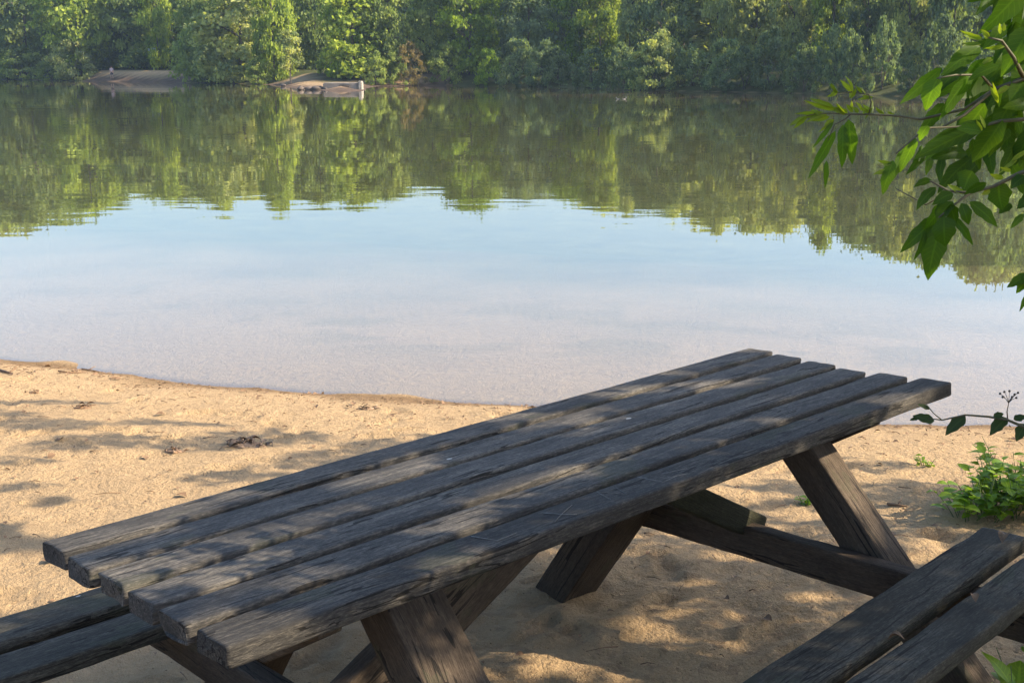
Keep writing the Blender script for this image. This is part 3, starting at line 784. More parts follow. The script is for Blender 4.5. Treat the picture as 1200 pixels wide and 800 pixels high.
SHADE_ON_GROUND = [(90, 477, 95, 10, -.04), (115, 508, 75, 8, -.08), (230, 472, 95, 4.5, -.02), (170, 495, 62, 5, -.06), (268, 503, 64, 8, -.02), (290, 544, 74, 8, -.06), (320, 494, 92, 13, -.03), (10, 622, 34, 18, 0), (70, 578, 34, 6, -.1), (45, 560, 60, 4, -.06),
                   (75, 446, 90, 3.5, -.03), (25, 464, 45, 7, 0), (30, 531, 45, 5, -.05), (400, 520, 70, 13, -.1), (480, 500, 60, 7, -.05), (1045, 524, 58, 7, -.03), (1080, 552, 65, 9, -.02), (1010, 512, 30, 4, 0), (1090, 608, 70, 24, 0), (960, 548, 40, 6, 0),                    (560, 485, 60, 4, 0), (1160, 560, 60, 10, 0)]
LIT_SPOTS = [(1047, 706, 12, 4, 0, 'b'), (1074, 722, 9, 7, 0, 'b'), (981, 728, 12, 4, 0, 'b')]


def ell(x, y, lst):
    best = np.full(np.shape(x), -9.0)
    for e in lst:
        cx, cy_, rx, ry, sl = e[:5]
        q = 1 - np.hypot((x - cx) / rx, (y - cy_ - sl * (x - cx)) / ry)
        best = np.maximum(best, q)
    return best


# for every cell of the plane across the sun: where does its ray land?
A0, A1, B0, B1, ST = -12.2, -.2, -5.5, 3.6, .042
aa = np.arange(A0, A1, ST); bb = np.arange(B0, B1, ST)
AA, BB = np.meshgrid(aa, bb)
base = AA[..., None] * sa + BB[..., None] * sb
def hit_plane(p0, n):
    t = ((p0 - base) @ n) / (SUN @ n)
    return base + t[..., None] * SUN
G = hit_plane(np.array([0, 0, 0.0]), np.array([0, 0, 1.0]))
Tt = hit_plane(tO, tN)
rel = Tt - tO
uu, vv = rel @ tU, rel @ tV
on_table = (uu > 0) & (uu < TL) & (vv > 0) & (vv < TW + .03)
Bh = hit_plane(tworld(1, 1, SZ), tN); rel = Bh - tO; bu, bv = rel @ tU, rel @ tV
on_bench = (bu > -.4) & (bu < 2.3) & (bv > 1.0) & (bv < 1.40) & ~on_table
px_t, py_t = to_px(Tt); px_g, py_g = to_px(G); px_b, py_b = to_px(Bh)
nz = fbm(AA * 5.0, BB * 6.5 + 31, 3) - .5
shade = np.zeros(AA.shape, bool)
shade |= on_table & (ell(px_t, py_t, LIT_ON_TABLE) + .62 + nz * 1.3 < 0.0) & (nz < .19)
shade |= on_bench & (ell(px_b, py_b, LIT_SPOTS) + nz * .4 < 0.0)
onG = ~on_table & ~on_bench
left_zone = (px_g < 560) & (py_g < 760) & (G[..., 1] > 2.6)
far_zone = (px_g >= 560) & (py_g < 548)
inview = (G[..., 1] > 2.2)
sh_g = np.where(left_zone | far_zone, ell(px_g, py_g, SHADE_ON_GROUND) + nz * 1.3 > .06, ell(px_g, py_g, LIT_ON_GROUND) + .70 + nz * 3.4 < .0)
water_zone = G[..., 1] > 7.5
sh_g = np.where(water_zone, False, sh_g)
sh_g = np.where(G[..., 1] < 2.2, nz < .06, sh_g)
shade |= onG & sh_g & (G[..., 0] > -4.6) & (G[..., 0] < 5)
# keep a few gaps so light reaches the legs and the near leaves
for (u, v, w_, r) in ((.52, .86, -.42, .10), (.50, .80, -.24, .04), (2.02, .72, -.24, .035), (2.02, .80, -.34, .04), (2.02, .90, -.45, .035), (2.02, .66, -.16, .03)):
    p = tworld(u, v, w_); shade &= ~(np.hypot(AA - p @ sa, BB - p @ sb) < r + .035)
for (x, y, Y, r) in ((1092, 110, 2.05, .05), (1083, 156, 2.05, .04), (1060, 185, 2.05, .06), (985, 110, 2.2, .07), (960, 128, 2.2, .06), (1000, 150, 2.2, .05), (1145, 48, 2.05, .05), (1150, 85, 2.1, .05), (1040, 205, 2.04, .05)):
    p = at_y(x, y, Y); shade &= ~(np.hypot(AA - p @ sa, BB - p @ sb) < r * 1.8)

ii = np.argwhere(shade)
lv = []
RC = np.random.RandomState(3)
for rep in range(6):
    for (i, j) in ii:
        if rep >= 3 and not (on_table[i, j] or on_bench[i, j]): continue
        g = Tt[i, j] if on_table[i, j] else Bh[i, j] if on_bench[i, j] else G[i, j]
        # a random height in the crown along the ray
        tmin = max((1.3 - g[0]) / SUN[0], (2.2 - g[2]) / SUN[2]); tmax = max((8.2 - g[0]) / SUN[0], tmin + 1.5)
        t = tmin + (tmax - tmin) * RC.rand() ** 3.0
        lv.append(g + SUN * t + (RC.rand() - .5) * ST * sa + (RC.rand() - .5) * ST * sb)
lv = np.array(lv)
# loose outer foliage so that the crowns are whole when seen from the side
ext = []
while len(ext) < 5200:
    p = np.array([RC.uniform(2.2, 9.5), RC.uniform(-4.5, 7), RC.uniform(2.4, 8)])
    c = (p - np.array([6.0, 1.8, 5.0])) / np.array([3.9, 5.2, 3.2])
    if c @ c > 1 or vnoise(p[0] * 1.1 + p[2], p[1] * 1.1 - p[2]) < .5: continue
    a_, b_ = p @ sa, p @ sb
    i, j = int((b_ - B0) / ST), int((a_ - A0) / ST)
    if 0 <= i < shade.shape[0] and 0 <= j < shade.shape[1]: continue          # leave the dapple pattern alone
    ext.append(p)
allp = np.concatenate([lv, np.array(ext)]) if len(ext) else lv
allp = allp[~((allp[:, 1] > 0) & (np.abs(to_px(allp)[0] - 600) < 640) & (to_px(allp)[1] > -20) & (to_px(allp)[1] < 830))]


def leaf_cloud(P_, size, rs, up=.5):
    """small pointed leaves as two bent quads each"""
    n = len(P_)
    a = rs.normal(size=(n, 3)); a[:, 2] -= .5; a /= np.linalg.norm(a, axis=1)[:, None]
    b = rs.normal(size=(n, 3)); b -= a * (a * b).sum(1)[:, None]; b /= np.linalg.norm(b, axis=1)[:, None]
    c = np.cross(a, b)
    s = (size * (.7 + .6 * rs.rand(n)))[:, None]
    V = np.stack([P_ - a * s * .5, P_ + b * s * .24 - a * s * .08 + c * s * .06, P_ + a * s * .5, P_ - b * s * .24 - a * s * .08 + c * s * .06], 1).reshape(-1, 3)
    Fq = np.arange(4 * n).reshape(n, 4)
    tn = np.repeat(rs.rand(n) * .6 + .2, 4)
    return V, Fq, tn


isB = (allp[:, 1] < 2.0) & (allp[:, 0] < 5.0)
canopy_tree = thing('canopy_tree', (6.6, 3.4, gz(6.6, 3.4)), 'broad tree beside the beach whose crown dapples the sand and table', 'tree')
for own, sel, loc in ((tree, isB, (2.75, 1.15, 0)), (canopy_tree, ~isB, tuple(canopy_tree.location))):
    V, Fq, tn = leaf_cloud(allp[sel], .09, RC)
    link('crown', mesh_np('crown', V - np.array(loc), Fq, M_CANOPY, {'tone': tn}), own)
mb = MB()
tops = [(0, 0, -.2), (.05, .02, 1.2), (-.05, .08, 2.6), (-.1, .1, 4.2), (-.2, .2, 6.4)]
mb.tube(tops, .24, .06, 12)
rs = random.Random(4)
for k in range(16):
    a = rs.uniform(3.3, 6.1); z = rs.uniform(2.4, 5.0); ln = rs.uniform(1.5, 3.6)
    p0 = np.array([-.05, .08, z]); d = np.array([math.cos(a), math.sin(a), rs.uniform(.1, .6)])
    mb.tube([p0, p0 + d * ln * .35 + (0, 0, .1), p0 + d * ln * .7, p0 + d * ln + (0, 0, -.15)], .07, .012, 7)
mb.build('trunk', M_BARK, canopy_tree)

# ------------------------------------------------------------------ far trees
KINDS = {}


def far_tree_mesh(kind, seed):
    """unit tree: height about 1 (scaled later per axis), made 10 m tall; returns crown and trunk meshes"""
    rs = np.random.RandomState(seed)
    H = 10.0
    spec = dict(round=(3.9, .95, 80), column=(2.1, .98, 80), willow=(3.8, .98, 95), conifer=(2.2, .98, 90), bush=(4.5, 1.0, 60), small=(2.0, .8, 34))[kind]
    Rm, frac, nc = spec
    cl = []
    while len(cl) < nc:
        z = rs.rand()
        if kind == 'round': prof = math.sqrt(max(0, 1 - ((z - .52) / .5) ** 2)) * (.92 if z > .3 else .85)
        elif kind == 'column': prof = min(1, 1.35 * (1 - z) ** .55) * (.75 + .25 * min(1, z * 4))
        elif kind == 'willow': prof = math.sqrt(max(0, 1 - (z / 1.02) ** 2.4)) * (.92 + .08 * rs.rand())
        elif kind == 'conifer': prof = (1 - z) * .95 + .05
        elif kind == 'bush': prof = math.sqrt(max(0, 1 - z ** 2))
        else: prof = math.sqrt(max(0, 1 - ((z - .6) / .42) ** 2))
        if kind == 'small' and z < .25: continue
        a = rs.rand() * 6.283; rr = prof * Rm * (.55 + .45 * math.sqrt(rs.rand())) * (1 + .18 * math.sin(3 * a + seed) * (kind != 'conifer'))
        if prof <= .03: continue
        lift = z * H * frac + .25
        if kind == 'bush': lift = z * 6.2 + .2
        cl.append((rr * math.cos(a), rr * math.sin(a), lift, rs.rand()))
    P_, TN = [], []
    for (x, y, z, tn) in cl:
        n = int(150 * FAST_LEAVES * (1.2 if kind in ('round', 'willow') else .9))
        r = rs.uniform(.5, 1.05) * (1.1 if kind in ('round', 'willow') else .9)
        d = rs.normal(size=(n, 3)); d /= np.linalg.norm(d, axis=1)[:, None]
        q = d * (r * np.abs(rs.normal(size=(n, 1))) ** .8 * .72) * np.array([1.25, 1.25, .72])
        if kind == 'willow': q[:, 2] -= .25 * (q[:, 0] ** 2 + q[:, 1] ** 2)
        P_.append(np.array([x, y, z]) + q)
        TN.append(np.clip(tn * .8 + .1 + rs.normal(size=n) * .22, 0, 1))
    P_ = np.concatenate(P_); TN = np.concatenate(TN)
    keep = P_[:, 2] > -.1; P_ = P_[keep]; TN = TN[keep]
    n = len(P_)
    rad = P_ * np.array([1, 1, .35]); rad[:, 2] -= 1.5
    rad /= np.linalg.norm(rad, axis=1)[:, None] + 1e-6
    nrm = rs.normal(size=(n, 3)) * .75 + rad * .6 + np.array([0, 0, .35]); nrm /= np.linalg.norm(nrm, axis=1)[:, None]
    t = rs.normal(size=(n, 3)); t -= nrm * (t * nrm).sum(1)[:, None]; t /= np.linalg.norm(t, axis=1)[:, None]
    b = np.cross(nrm, t)
    s = (.155 * (.6 + .9 * rs.rand(n)))[:, None]
    lenf = 1.15
    V = np.stack([P_ - t * s * lenf, P_ + b * s * .75, P_ + t * s * lenf, P_ - b * s * .75], 1).reshape(-1, 3)
    crown = mesh_np('crown', V, np.arange(4 * n).reshape(n, 4), M_FAR, {'tone': np.repeat(TN, 4)})
    mb = MB()
    if kind == 'bush':
        for k in range(6):
            a = rs.rand() * 6.28
            mb.tube([(0, 0, -.6), (.5 * math.cos(a), .5 * math.sin(a), 1.2), (1.7 * math.cos(a), 1.7 * math.sin(a), 3.2)], .10, .03, 5)
    else:
        tr = .20 if kind != 'small' else .10
        bend = rs.normal(size=2) * .25
        pts = [np.array([bend[0] * math.sin(z * 2), bend[1] * math.sin(z * 2.4), z * H * .94 - .6 * (z == 0)]) for z in np.linspace(0, 1, 8)]
        mb.tube(pts, tr, .03, 8)
        if kind == 'small': mb.tube([(.2, 0, -.5), (.45, .1, 1.5), (.3, .1, 4.5)], .09, .03, 6)
        for k in range(12):
            z = rs.uniform(.2, .85); a = rs.rand() * 6.28; p0 = pts[int(z * 7)]
            d = np.array([math.cos(a), math.sin(a), .55]); ln = Rm * rs.uniform(.5, .9) * (1 - z * .5)
            mb.tube([p0, p0 + d * ln * .5, p0 + d * ln + (0, 0, -.1)], tr * .4, .02, 5)
    trunk = mesh_py('trunk', mb.V, mb.F, M_BARK)
    return crown, trunk


for kd, sd in (('round', 1), ('round', 2), ('round', 3), ('column', 4), ('column', 5), ('willow', 6), ('willow', 7), ('conifer', 8), ('bush', 9), ('bush', 10), ('small', 12)):
    KINDS.setdefault(kd, []).append(far_tree_mesh(kd, sd))

FX = np.array([to_px(np.array([x, y, WATER]))[0] for x, y in far])
FD = np.array([y for x, y in far])
SMOOTH_PX = [p for p in FARPX if not 318 < p[0] < 435]
SFX = np.array([p[0] for p in SMOOTH_PX]); SFD = np.array([at_z(p[0], p[1], WATER)[1] for p in SMOOTH_PX])


def shoreY(px): return float(np.interp(px, SFX, SFD))


def top_from_ref(yr, Y):
    dn = sP * F + (yr - 400) * cP; fw = F * cP - (yr - 400) * sP
    return Y * dn / fw - (CAMZ - WATER) + WATER      # z of the tree top seen mirrored at pixel row yr


REFP = [(-60, 288), (0, 283), (60, 278), (115, 255), (160, 238), (230, 258), (290, 232), (360, 256), (400, 238), (440, 246), (490, 222), (520, 236), (555, 258), (600, 238), (660, 240), (720, 262), (760, 258), (800, 266), (850, 283), (900, 285), (940, 276), (1000, 294), (1060, 312), (1150, 337), (1230, 350)]
RX, RY = zip(*REFP)
COLS = dict(  # broadleaf greens; on the right bank blue paints shade, pale and yellow paint sunlit crowns
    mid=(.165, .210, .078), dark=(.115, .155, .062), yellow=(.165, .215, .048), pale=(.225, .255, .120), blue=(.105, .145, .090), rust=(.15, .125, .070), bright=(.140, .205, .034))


def put_tree(px, back, width_px, kind, colr, label, group=None, yref=None, height=None, var=None, cat='tree', name=None, Yfix=None):
    Y = (shoreY(px) if Yfix is None else Yfix) + back
    X = (px - 600) / F * Y * .977
    z0 = gz(X, Y)
    if height is None:
        top = top_from_ref(yref if yref is not None else float(np.interp(px, RX, RY)), Y)
        height = max(4.0, top - z0)
    crown, trunk = KINDS[kind][(rnd.randrange(9) if var is None else var) % len(KINDS[kind])]
    Rm = dict(round=4.2, column=2.2, willow=3.9, conifer=2.2, bush=4.9, small=2.2)[kind]
    wd = width_px / F * Y / 2
    sc = (wd / Rm, wd / Rm * rnd.uniform(.85, 1.15), height / (10.6 if kind != 'bush' else 6.8))
    t = thing(name or ('shore_bush' if kind == 'bush' else 'conifer' if kind == 'conifer' else 'broadleaf_tree'), (X, Y, z0), label, cat, group, rnd.uniform(0, 6.28))
    t.scale = sc
    c = link('crown', crown, t); k = link('trunk', trunk, t)
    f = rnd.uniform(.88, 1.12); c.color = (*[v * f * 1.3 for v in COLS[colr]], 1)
    return t


A_ = put_tree
A_(-22, 7, 120, 'round', 'mid', 'tree cut off by the left edge of the photo on the far shore', yref=285)
A_(30, 5, 100, 'round', 'dark', 'dark broad tree in front of the tree cut off by the left edge', yref=281)
A_(96, 7, 95, 'round', 'yellow', 'rounded sunlit yellow-green tree left of the sandy landing', yref=257)
A_(86, 1.2, 60, 'bush', 'pale', 'pale bush drooping to the water under the rounded yellow-green tree', cat='bush', height=6.0)
A_(28, 1.2, 70, 'bush', 'mid', 'leafy bush at the water left of the pale drooping bush', cat='bush', height=5.0)
A_(158, 17, 66, 'round', 'mid', 'tree in deep shade straight behind the sandy landing', yref=236)
A_(188, 13, 46, 'round', 'yellow', 'bright yellow-green tree above the signpost of the landing', yref=246)
A_(250, 3.5, 66, 'willow', 'mid', 'drooping green tree just right of the sandy landing', yref=254)
A_(282, 3.5, 100, 'willow', 'pale', 'widest pale green drooping tree, hanging down to the water', yref=233)
A_(322, 5, 52, 'willow', 'yellow', 'pale yellowish tree left of the thin twin-stemmed sapling', yref=257)
A_(341, -7, 26, 'small', 'pale', 'thin twin-stemmed sapling standing on the sandy spit', height=7.5, name='sapling')
A_(371, 15, 58, 'round', 'dark', 'dark tree in the gap behind the sandy spit', yref=250)
A_(386, 5, 30, 'bush', 'yellow', 'small bright bush on the spit in front of the dark gap', cat='bush', height=3.2)
A_(414, 3, 62, 'column', 'yellow', 'slender yellow-green tree beside the concrete landing block', yref=252)
A_(457, 4.5, 52, 'round', 'mid', 'green tree right of the slender yellow-green tree', yref=242)
A_(480, 1, 34, 'bush', 'rust', 'rusty pinkish bush at the waterline of the middle shore', cat='bush', height=4.6)
A_(503, 5, 56, 'round', 'mid', 'middle tree behind and right of the rusty bush', yref=226)
A_(550, 5, 78, 'round', 'bright', 'tall layered bright tree where the sunlit shore ends', yref=258)
A_(572, 1, 34, 'bush', 'bright', 'bright low bush overhanging the water at the end of the sunlit shore', cat='bush', height=4.0)
A_(522, 1, 44, 'bush', 'mid', 'green bush at the water under the tall layered bright tree', cat='bush', height=4.5)
A_(440, 1, 30, 'bush', 'mid', 'dark green bush at the water between slender and green tree', cat='bush', height=3.6)
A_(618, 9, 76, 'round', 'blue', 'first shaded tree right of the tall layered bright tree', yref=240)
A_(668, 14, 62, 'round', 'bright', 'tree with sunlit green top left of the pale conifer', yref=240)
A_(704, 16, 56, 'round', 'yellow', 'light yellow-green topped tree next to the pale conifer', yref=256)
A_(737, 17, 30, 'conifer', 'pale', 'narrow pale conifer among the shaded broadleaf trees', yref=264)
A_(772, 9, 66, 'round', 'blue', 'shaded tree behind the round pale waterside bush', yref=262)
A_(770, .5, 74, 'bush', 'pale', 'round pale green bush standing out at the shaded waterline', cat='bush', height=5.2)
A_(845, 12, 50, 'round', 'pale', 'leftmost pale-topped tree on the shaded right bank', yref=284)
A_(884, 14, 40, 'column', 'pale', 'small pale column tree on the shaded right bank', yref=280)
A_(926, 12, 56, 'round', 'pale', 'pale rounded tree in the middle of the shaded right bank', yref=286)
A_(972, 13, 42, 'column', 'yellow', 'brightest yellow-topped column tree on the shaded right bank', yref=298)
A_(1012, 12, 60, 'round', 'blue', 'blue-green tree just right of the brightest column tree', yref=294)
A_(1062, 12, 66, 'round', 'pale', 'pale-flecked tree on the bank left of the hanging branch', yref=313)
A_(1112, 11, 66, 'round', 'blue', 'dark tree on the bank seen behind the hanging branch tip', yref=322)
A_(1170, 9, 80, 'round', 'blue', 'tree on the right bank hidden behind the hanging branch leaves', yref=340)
# low bushes along the shaded bank
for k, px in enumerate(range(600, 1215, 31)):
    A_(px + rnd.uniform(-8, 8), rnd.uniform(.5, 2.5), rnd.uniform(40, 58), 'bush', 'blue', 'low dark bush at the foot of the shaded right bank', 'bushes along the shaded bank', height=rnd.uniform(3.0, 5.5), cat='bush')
for k, px in enumerate((-40, 10, 60, 250, 275, 305, 460)):
    A_(px, rnd.uniform(.4, 1.6), rnd.uniform(34, 50), 'bush', 'mid', 'leafy waterside bush at the foot of the sunlit far trees', 'bushes under the sunlit trees', height=rnd.uniform(2.2, 4.0), cat='bush')
# woods behind
for row, (back, st_, dy) in enumerate(((24, 44, 8), (38, 52, 14), (56, 60, 22))):
    px = -90.0
    while px < 1260:
        q = px + rnd.uniform(-12, 12)
        yr = float(np.interp(q, RX, RY)) - rnd.uniform(2, dy)
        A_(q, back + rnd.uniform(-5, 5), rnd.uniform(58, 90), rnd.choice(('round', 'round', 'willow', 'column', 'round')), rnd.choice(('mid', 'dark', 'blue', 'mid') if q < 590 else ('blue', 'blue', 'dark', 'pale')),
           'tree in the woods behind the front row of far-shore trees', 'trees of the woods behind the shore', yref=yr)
        px += st_ * rnd.uniform(.85, 1.15)

for k, px in enumerate((-75, -120, -165, -210, -100, -150, -195, -240)):
    A_(px, 7 if k < 4 else 22, 95, 'round', 'mid', 'tree on the far shore beyond the left edge of the photo', 'trees beyond the left edge', yref=286)
# ------------------------------------------------------------------ things on the far shore
sx, sy, _ = at_z(405, 105.5, WATER)
blk = thing('concrete_landing', (sx, sy, WATER), 'pale low concrete landing block at the tip of the sandy spit', 'landing block')
def rough_box(name, x0, x1, y0, y1, z0, z1, mat, par, seed):
    rr = random.Random(seed); mb = MB(); n = 6
    me_ = None
    import bmesh
    bm = bmesh.new(); bmesh.ops.create_cube(bm, size=1)
    for v in bm.verts: v.co = Vector((x0 + (v.co.x + .5) * (x1 - x0), y0 + (v.co.y + .5) * (y1 - y0), z0 + (v.co.z + .5) * (z1 - z0)))
    bmesh.ops.bevel(bm, geom=list(bm.edges), offset=.06, segments=2, affect='EDGES')
    bmesh.ops.subdivide_edges(bm, edges=list(bm.edges), cuts=2)
    for v in bm.verts: v.co += Vector((rr.uniform(-1, 1), rr.uniform(-1, 1), rr.uniform(-1, 1))) * .02
    me_ = bpy.data.meshes.new(name); bm.to_mesh(me_); bm.free(); me_.materials.append(mat)
    return link(name, me_, par)
rough_box('slab', -1.9, 1.2, -.6, 2.6, -.5, .62, M_STONE, blk, 1)
rough_box('end_post', 1.22, 1.55, -.7, .5, -.5, .78, mat_simple('white_painted_concrete', (.27, .25, .21), .9, .15, 3), blk, 2)
rough_box('recess_shade', -.5, .5, -.72, -.61, -.3, .45, M_DARKSTONE, blk, 3)  # dark stone plate on the face, painting the shade of a recess
for k, (px, wd) in enumerate(((352, 1.0), (362, .8), (372, 1.1), (382, .7), (332, .7))):
    x, y, _ = at_z(px, 105.6 if px > 345 else 101.5, WATER)
    mb = MB(); rr = random.Random(k + 5); mb.ball((0, 0, 0), wd * .38, 9, 6, (1.3, .8, .6), .35, rr)
    o = mb.build('boulder', M_DARKSTONE, None, True, (x, y, WATER + .12)); o.rotation_euler = (0, 0, rr.uniform(0, 6))
    tag(o, 'brown boulder half in the water along the edge of the sandy spit', 'boulder', 'boulders along the spit')
# signpost on the landing
Ys = at_z(184, 96, WATER)[1] + 6.5; Xs = (184 - 600) / F * Ys * .977; zs = gz(Xs, Ys)
sp = thing('signpost', (Xs, Ys, zs), 'tall grey post with a small pale board at the back of the sandy landing', 'signpost')
MB().tube([(0, 0, -.3), (0, .02, 1.6), (.03, .02, 3.1)], .075, .06, 8).build('post', mat_simple('grey_post_wood', (.17, .16, .15), .8, .3, 4), sp)
rough_box('board', -.95, .15, -.14, -.09, 2.35, 3.0, mat_simple('pale_board', (.42, .45, .50), .6, .1, 3), sp, 8)
# person on the bank
Yp = at_z(131, 96, WATER)[1] + 4.6; Xp = (131.5 - 600) / F * Yp * .977; zp = gz(Xp, Yp)
M_SKIN = mat_simple('skin', (.45, .28, .20), .6, .08, 5); M_SHIRT = mat_simple('pale_pink_shirt', (.55, .40, .40), .9, .1, 5); M_SHORTS = mat_simple('dark_trousers', (.05, .04, .05), .9, .2, 5); M_HAIR = mat_simple('brown_hair', (.06, .04, .03), .7, .2, 5)
per = thing('person', (Xp, Yp, zp), 'person in a pale pink top and dark shorts standing on the far sandy landing', 'person')
def skin_fig(name, verts, edges, rad, mat, parent, root=0):
    me = bpy.data.meshes.new(name); me.from_pydata(verts, edges, []); me.materials.append(mat)
    o = link(name, me, parent)
    o.modifiers.new('skin', 'SKIN'); me.skin_vertices or None
    for i, r in enumerate(rad):
        sv = me.skin_vertices[0].data[i]; sv.radius = (r, r); sv.use_root = (i == root)
    ss = o.modifiers.new('sub', 'SUBSURF'); ss.levels = 1; ss.render_levels = 2
    for p in me.polygons: p.use_smooth = True
    return o
bv = [(0, 0, .95), (0, 0, 1.18), (0, 0, 1.40), (0, 0, 1.50), (0, -.01, 1.60), (0, -.02, 1.72),
      (.10, 0, .90), (.12, -.03, .50), (.13, .02, .09), (.14, -.12, .04), (-.10, 0, .90), (-.14, .03, .50), (-.17, .06, .09), (-.18, -.08, .04),
      (.19, 0, 1.40), (.25, .02, 1.13), (.27, -.06, .88), (.275, -.09, .79), (-.19, 0, 1.40), (-.26, .04, 1.13), (-.24, -.08, .92), (-.235, -.12, .84)]
be = [(0, 1), (1, 2), (2, 3), (3, 4), (4, 5), (0, 6), (6, 7), (7, 8), (8, 9), (0, 10), (10, 11), (11, 12), (12, 13), (2, 14), (14, 15), (15, 16), (16, 17), (2, 18), (18, 19), (19, 20), (20, 21)]
br_ = [.135, .12, .12, .055, .085, .075, .09, .06, .045, .035, .09, .06, .045, .035, .055, .042, .032, .035, .055, .042, .032, .035]
skin_fig('body', bv, be, br_, M_SKIN, per)
skin_fig('shirt', [(0, 0, .98), (0, 0, 1.2), (0, 0, 1.38), (0, 0, 1.46), (.19, 0, 1.40), (.235, .012, 1.2), (-.19, 0, 1.40), (-.24, .025, 1.2)], [(0, 1), (1, 2), (2, 3), (2, 4), (4, 5), (2, 6), (6, 7)], [.165, .15, .15, .08, .08, .07, .08, .07], M_SHIRT, per)
skin_fig('shorts', [(0, 0, .98), (0, 0, .88), (.10, 0, .86), (.12, -.02, .55), (-.10, 0, .86), (-.135, .02, .55)], [(0, 1), (1, 2), (2, 3), (1, 4), (4, 5)], [.15, .14, .115, .10, .115, .10], M_SHORTS, per)
mb = MB(); mb.ball((0, .015, 1.70), .115, 10, 7, (.9, 1, .95)); mb.build('hair', M_HAIR, per)
# two ducks on the shaded water
def duck(px, py, label, rz):
    x, y, _ = at_z(px, py, WATER)
    d = thing('duck', (x, y, WATER), label, 'duck', 'two ducks on the lake', rz); d.scale = (.6, .6, .45)
    mb = MB(); mb.ball((0, 0, .04), .15, 12, 8, (1.25, .7, .5)); mb.tube([(.12, 0, .08), (.18, 0, .17), (.21, 0, .24)], .055, .04, 8); mb.ball((.225, 0, .265), .055, 10, 7, (1.15, .9, .95)); mb.tube([(-.16, 0, .08), (-.27, 0, .12)], .06, .015, 7)
    mb.build('body', mat_simple('pale_duck_feathers', (.14, .135, .12), .8, .35, 14), d)
    MB().tube([(.27, 0, .262), (.325, 0, .252)], .02, .012, 6).build('bill', mat_simple('duck_bill', (.30, .20, .05), .5), d)
duck(724, 116.5, 'pale duck swimming on the left of the pair below the round bush', 2.6)
duck(731.5, 116.5, 'pale duck swimming on the right of the pair below the round bush', 0.4)

# ------------------------------------------------------------------ litter and small things on the sand
def on_sand(px, py):
    z = 0.0
    for _ in range(6):
        p = at_z(px, py, z); z = gz(p[0], p[1])
    return np.array([p[0], p[1], z])
# scattered crumbs
rs = np.random.RandomState(21)
lt = ([], [], [], [])
mb = MB()
cnt = 0
while cnt < 1800:
    x = rs.uniform(-3.6, 3.2); y = rs.uniform(2.2, 8.2)
    if cnt % 3 == 0: # drift line by the water
        y = 7.15 - .2 * x + .03 * x * x * (x < 0) - abs(rs.normal()) * .35 - .12
    z, d, _n = ground_z(np.array([x]), np.array([y])); z = z[0] + footprints(np.array([x]), np.array([y]))[0] * float(sstep(.25, .7, d[0]))
    if d[0] < .05: continue
    cnt += 1
    s = rs.uniform(.004, .014) * (1 + .9 * (rs.rand() < .12)); a = rs.rand() * 6.28
    c = np.array([x, y, z + .006])
    if rs.rand() < .4:
        dd = np.array([math.cos(a), math.sin(a), 0]); mb.tube([c - dd * s * 2, c + (0, 0, .004), c + dd * s * 2.2], .0022, .001, 4)
    else:
        dd = np.array([math.cos(a), math.sin(a), .12]); leaf_geo(c - dd * s, c + dd * s, s * .7, (rs.normal() * .3, rs.normal() * .3, 1), fold=.5, droop=.08, K=3, tone=.5, acc=lt)
b0 = len(lt[0])
V = list(lt[0]) + list(mb.V); Fs = list(lt[1]) + [tuple(i + b0 for i in f) for f in mb.F]
tag(link('leaf_litter', mesh_py('leaf_litter', V, Fs, M_DRY)), kind='stuff')


def clump(px, py, r, n, name, label, cat, mat, seed):
    c = on_sand(px, py); rr = random.Random(seed)
    mb = MB(); acc = ([], [], [], [])
    for k in range(n):
        a = rr.uniform(0, 6.28); q = rr.uniform(0, r); o = np.array([q * math.cos(a), .6 * q * math.sin(a), rr.uniform(.0, r * .28) * (1 - q / r) + .004])
        b = rr.uniform(0, 6.28); ln = rr.uniform(.3, .9) * r
        d = np.array([math.cos(b), math.sin(b) * .7, rr.uniform(-.12, .25)])
        if rr.random() < .55: mb.tube([o - d * ln * .5, o + np.array([rr.uniform(-1, 1), rr.uniform(-1, 1), .6]) * r * .12, o + d * ln * .5], rr.uniform(.002, .005) * r / .1, .0015, 5)
        else: leaf_geo(o - d * ln * .25, o + d * ln * .3, ln * .2, (rr.uniform(-.7, .7), rr.uniform(-.7, .7), 1), fold=.6, droop=.2, K=4, acc=acc)
    mb.ball((0, 0, .0), r * .55, 10, 6, (1.2, .7, .28), .4, rr)
    b0 = len(acc[0]); o = link(name, mesh_py(name, list(acc[0]) + mb.V, list(acc[1]) + [tuple(i + b0 for i in f) for f in mb.F], mat), None, tuple(c))
    return tag(o, label, cat)
M_DRIFT = mat_simple('driftwood', (.20, .135, .085), .9, .6, 50)
M_BARKBIT = mat_simple('bark_bit', (.30, .19, .11), .9, .5, 60)
clump(288, 522, .13, 46, 'driftwood_clump', 'brown clump of driftwood and dry leaves on the sunny sand', 'driftwood', M_DRIFT, 1)
clump(203, 529, .07, 18, 'bark_piece', 'small curled piece of pale bark left of the driftwood clump', 'bark', M_BARKBIT, 2)
clump(40, 460, .05, 10, 'dark_leaf_clod', 'small dark clod on the sand near the left edge of the beach', 'clod', M_DRY, 3)
clump(96, 478, .07, 16, 'leaf_clod', 'dark clod in the shaded streak left of the bark piece', 'clod', M_DRY, 4)
clump(430, 479, .07, 16, 'weed_clump', 'small tangle of dry weed between water and tabletop', 'weed', M_DRIFT, 5)
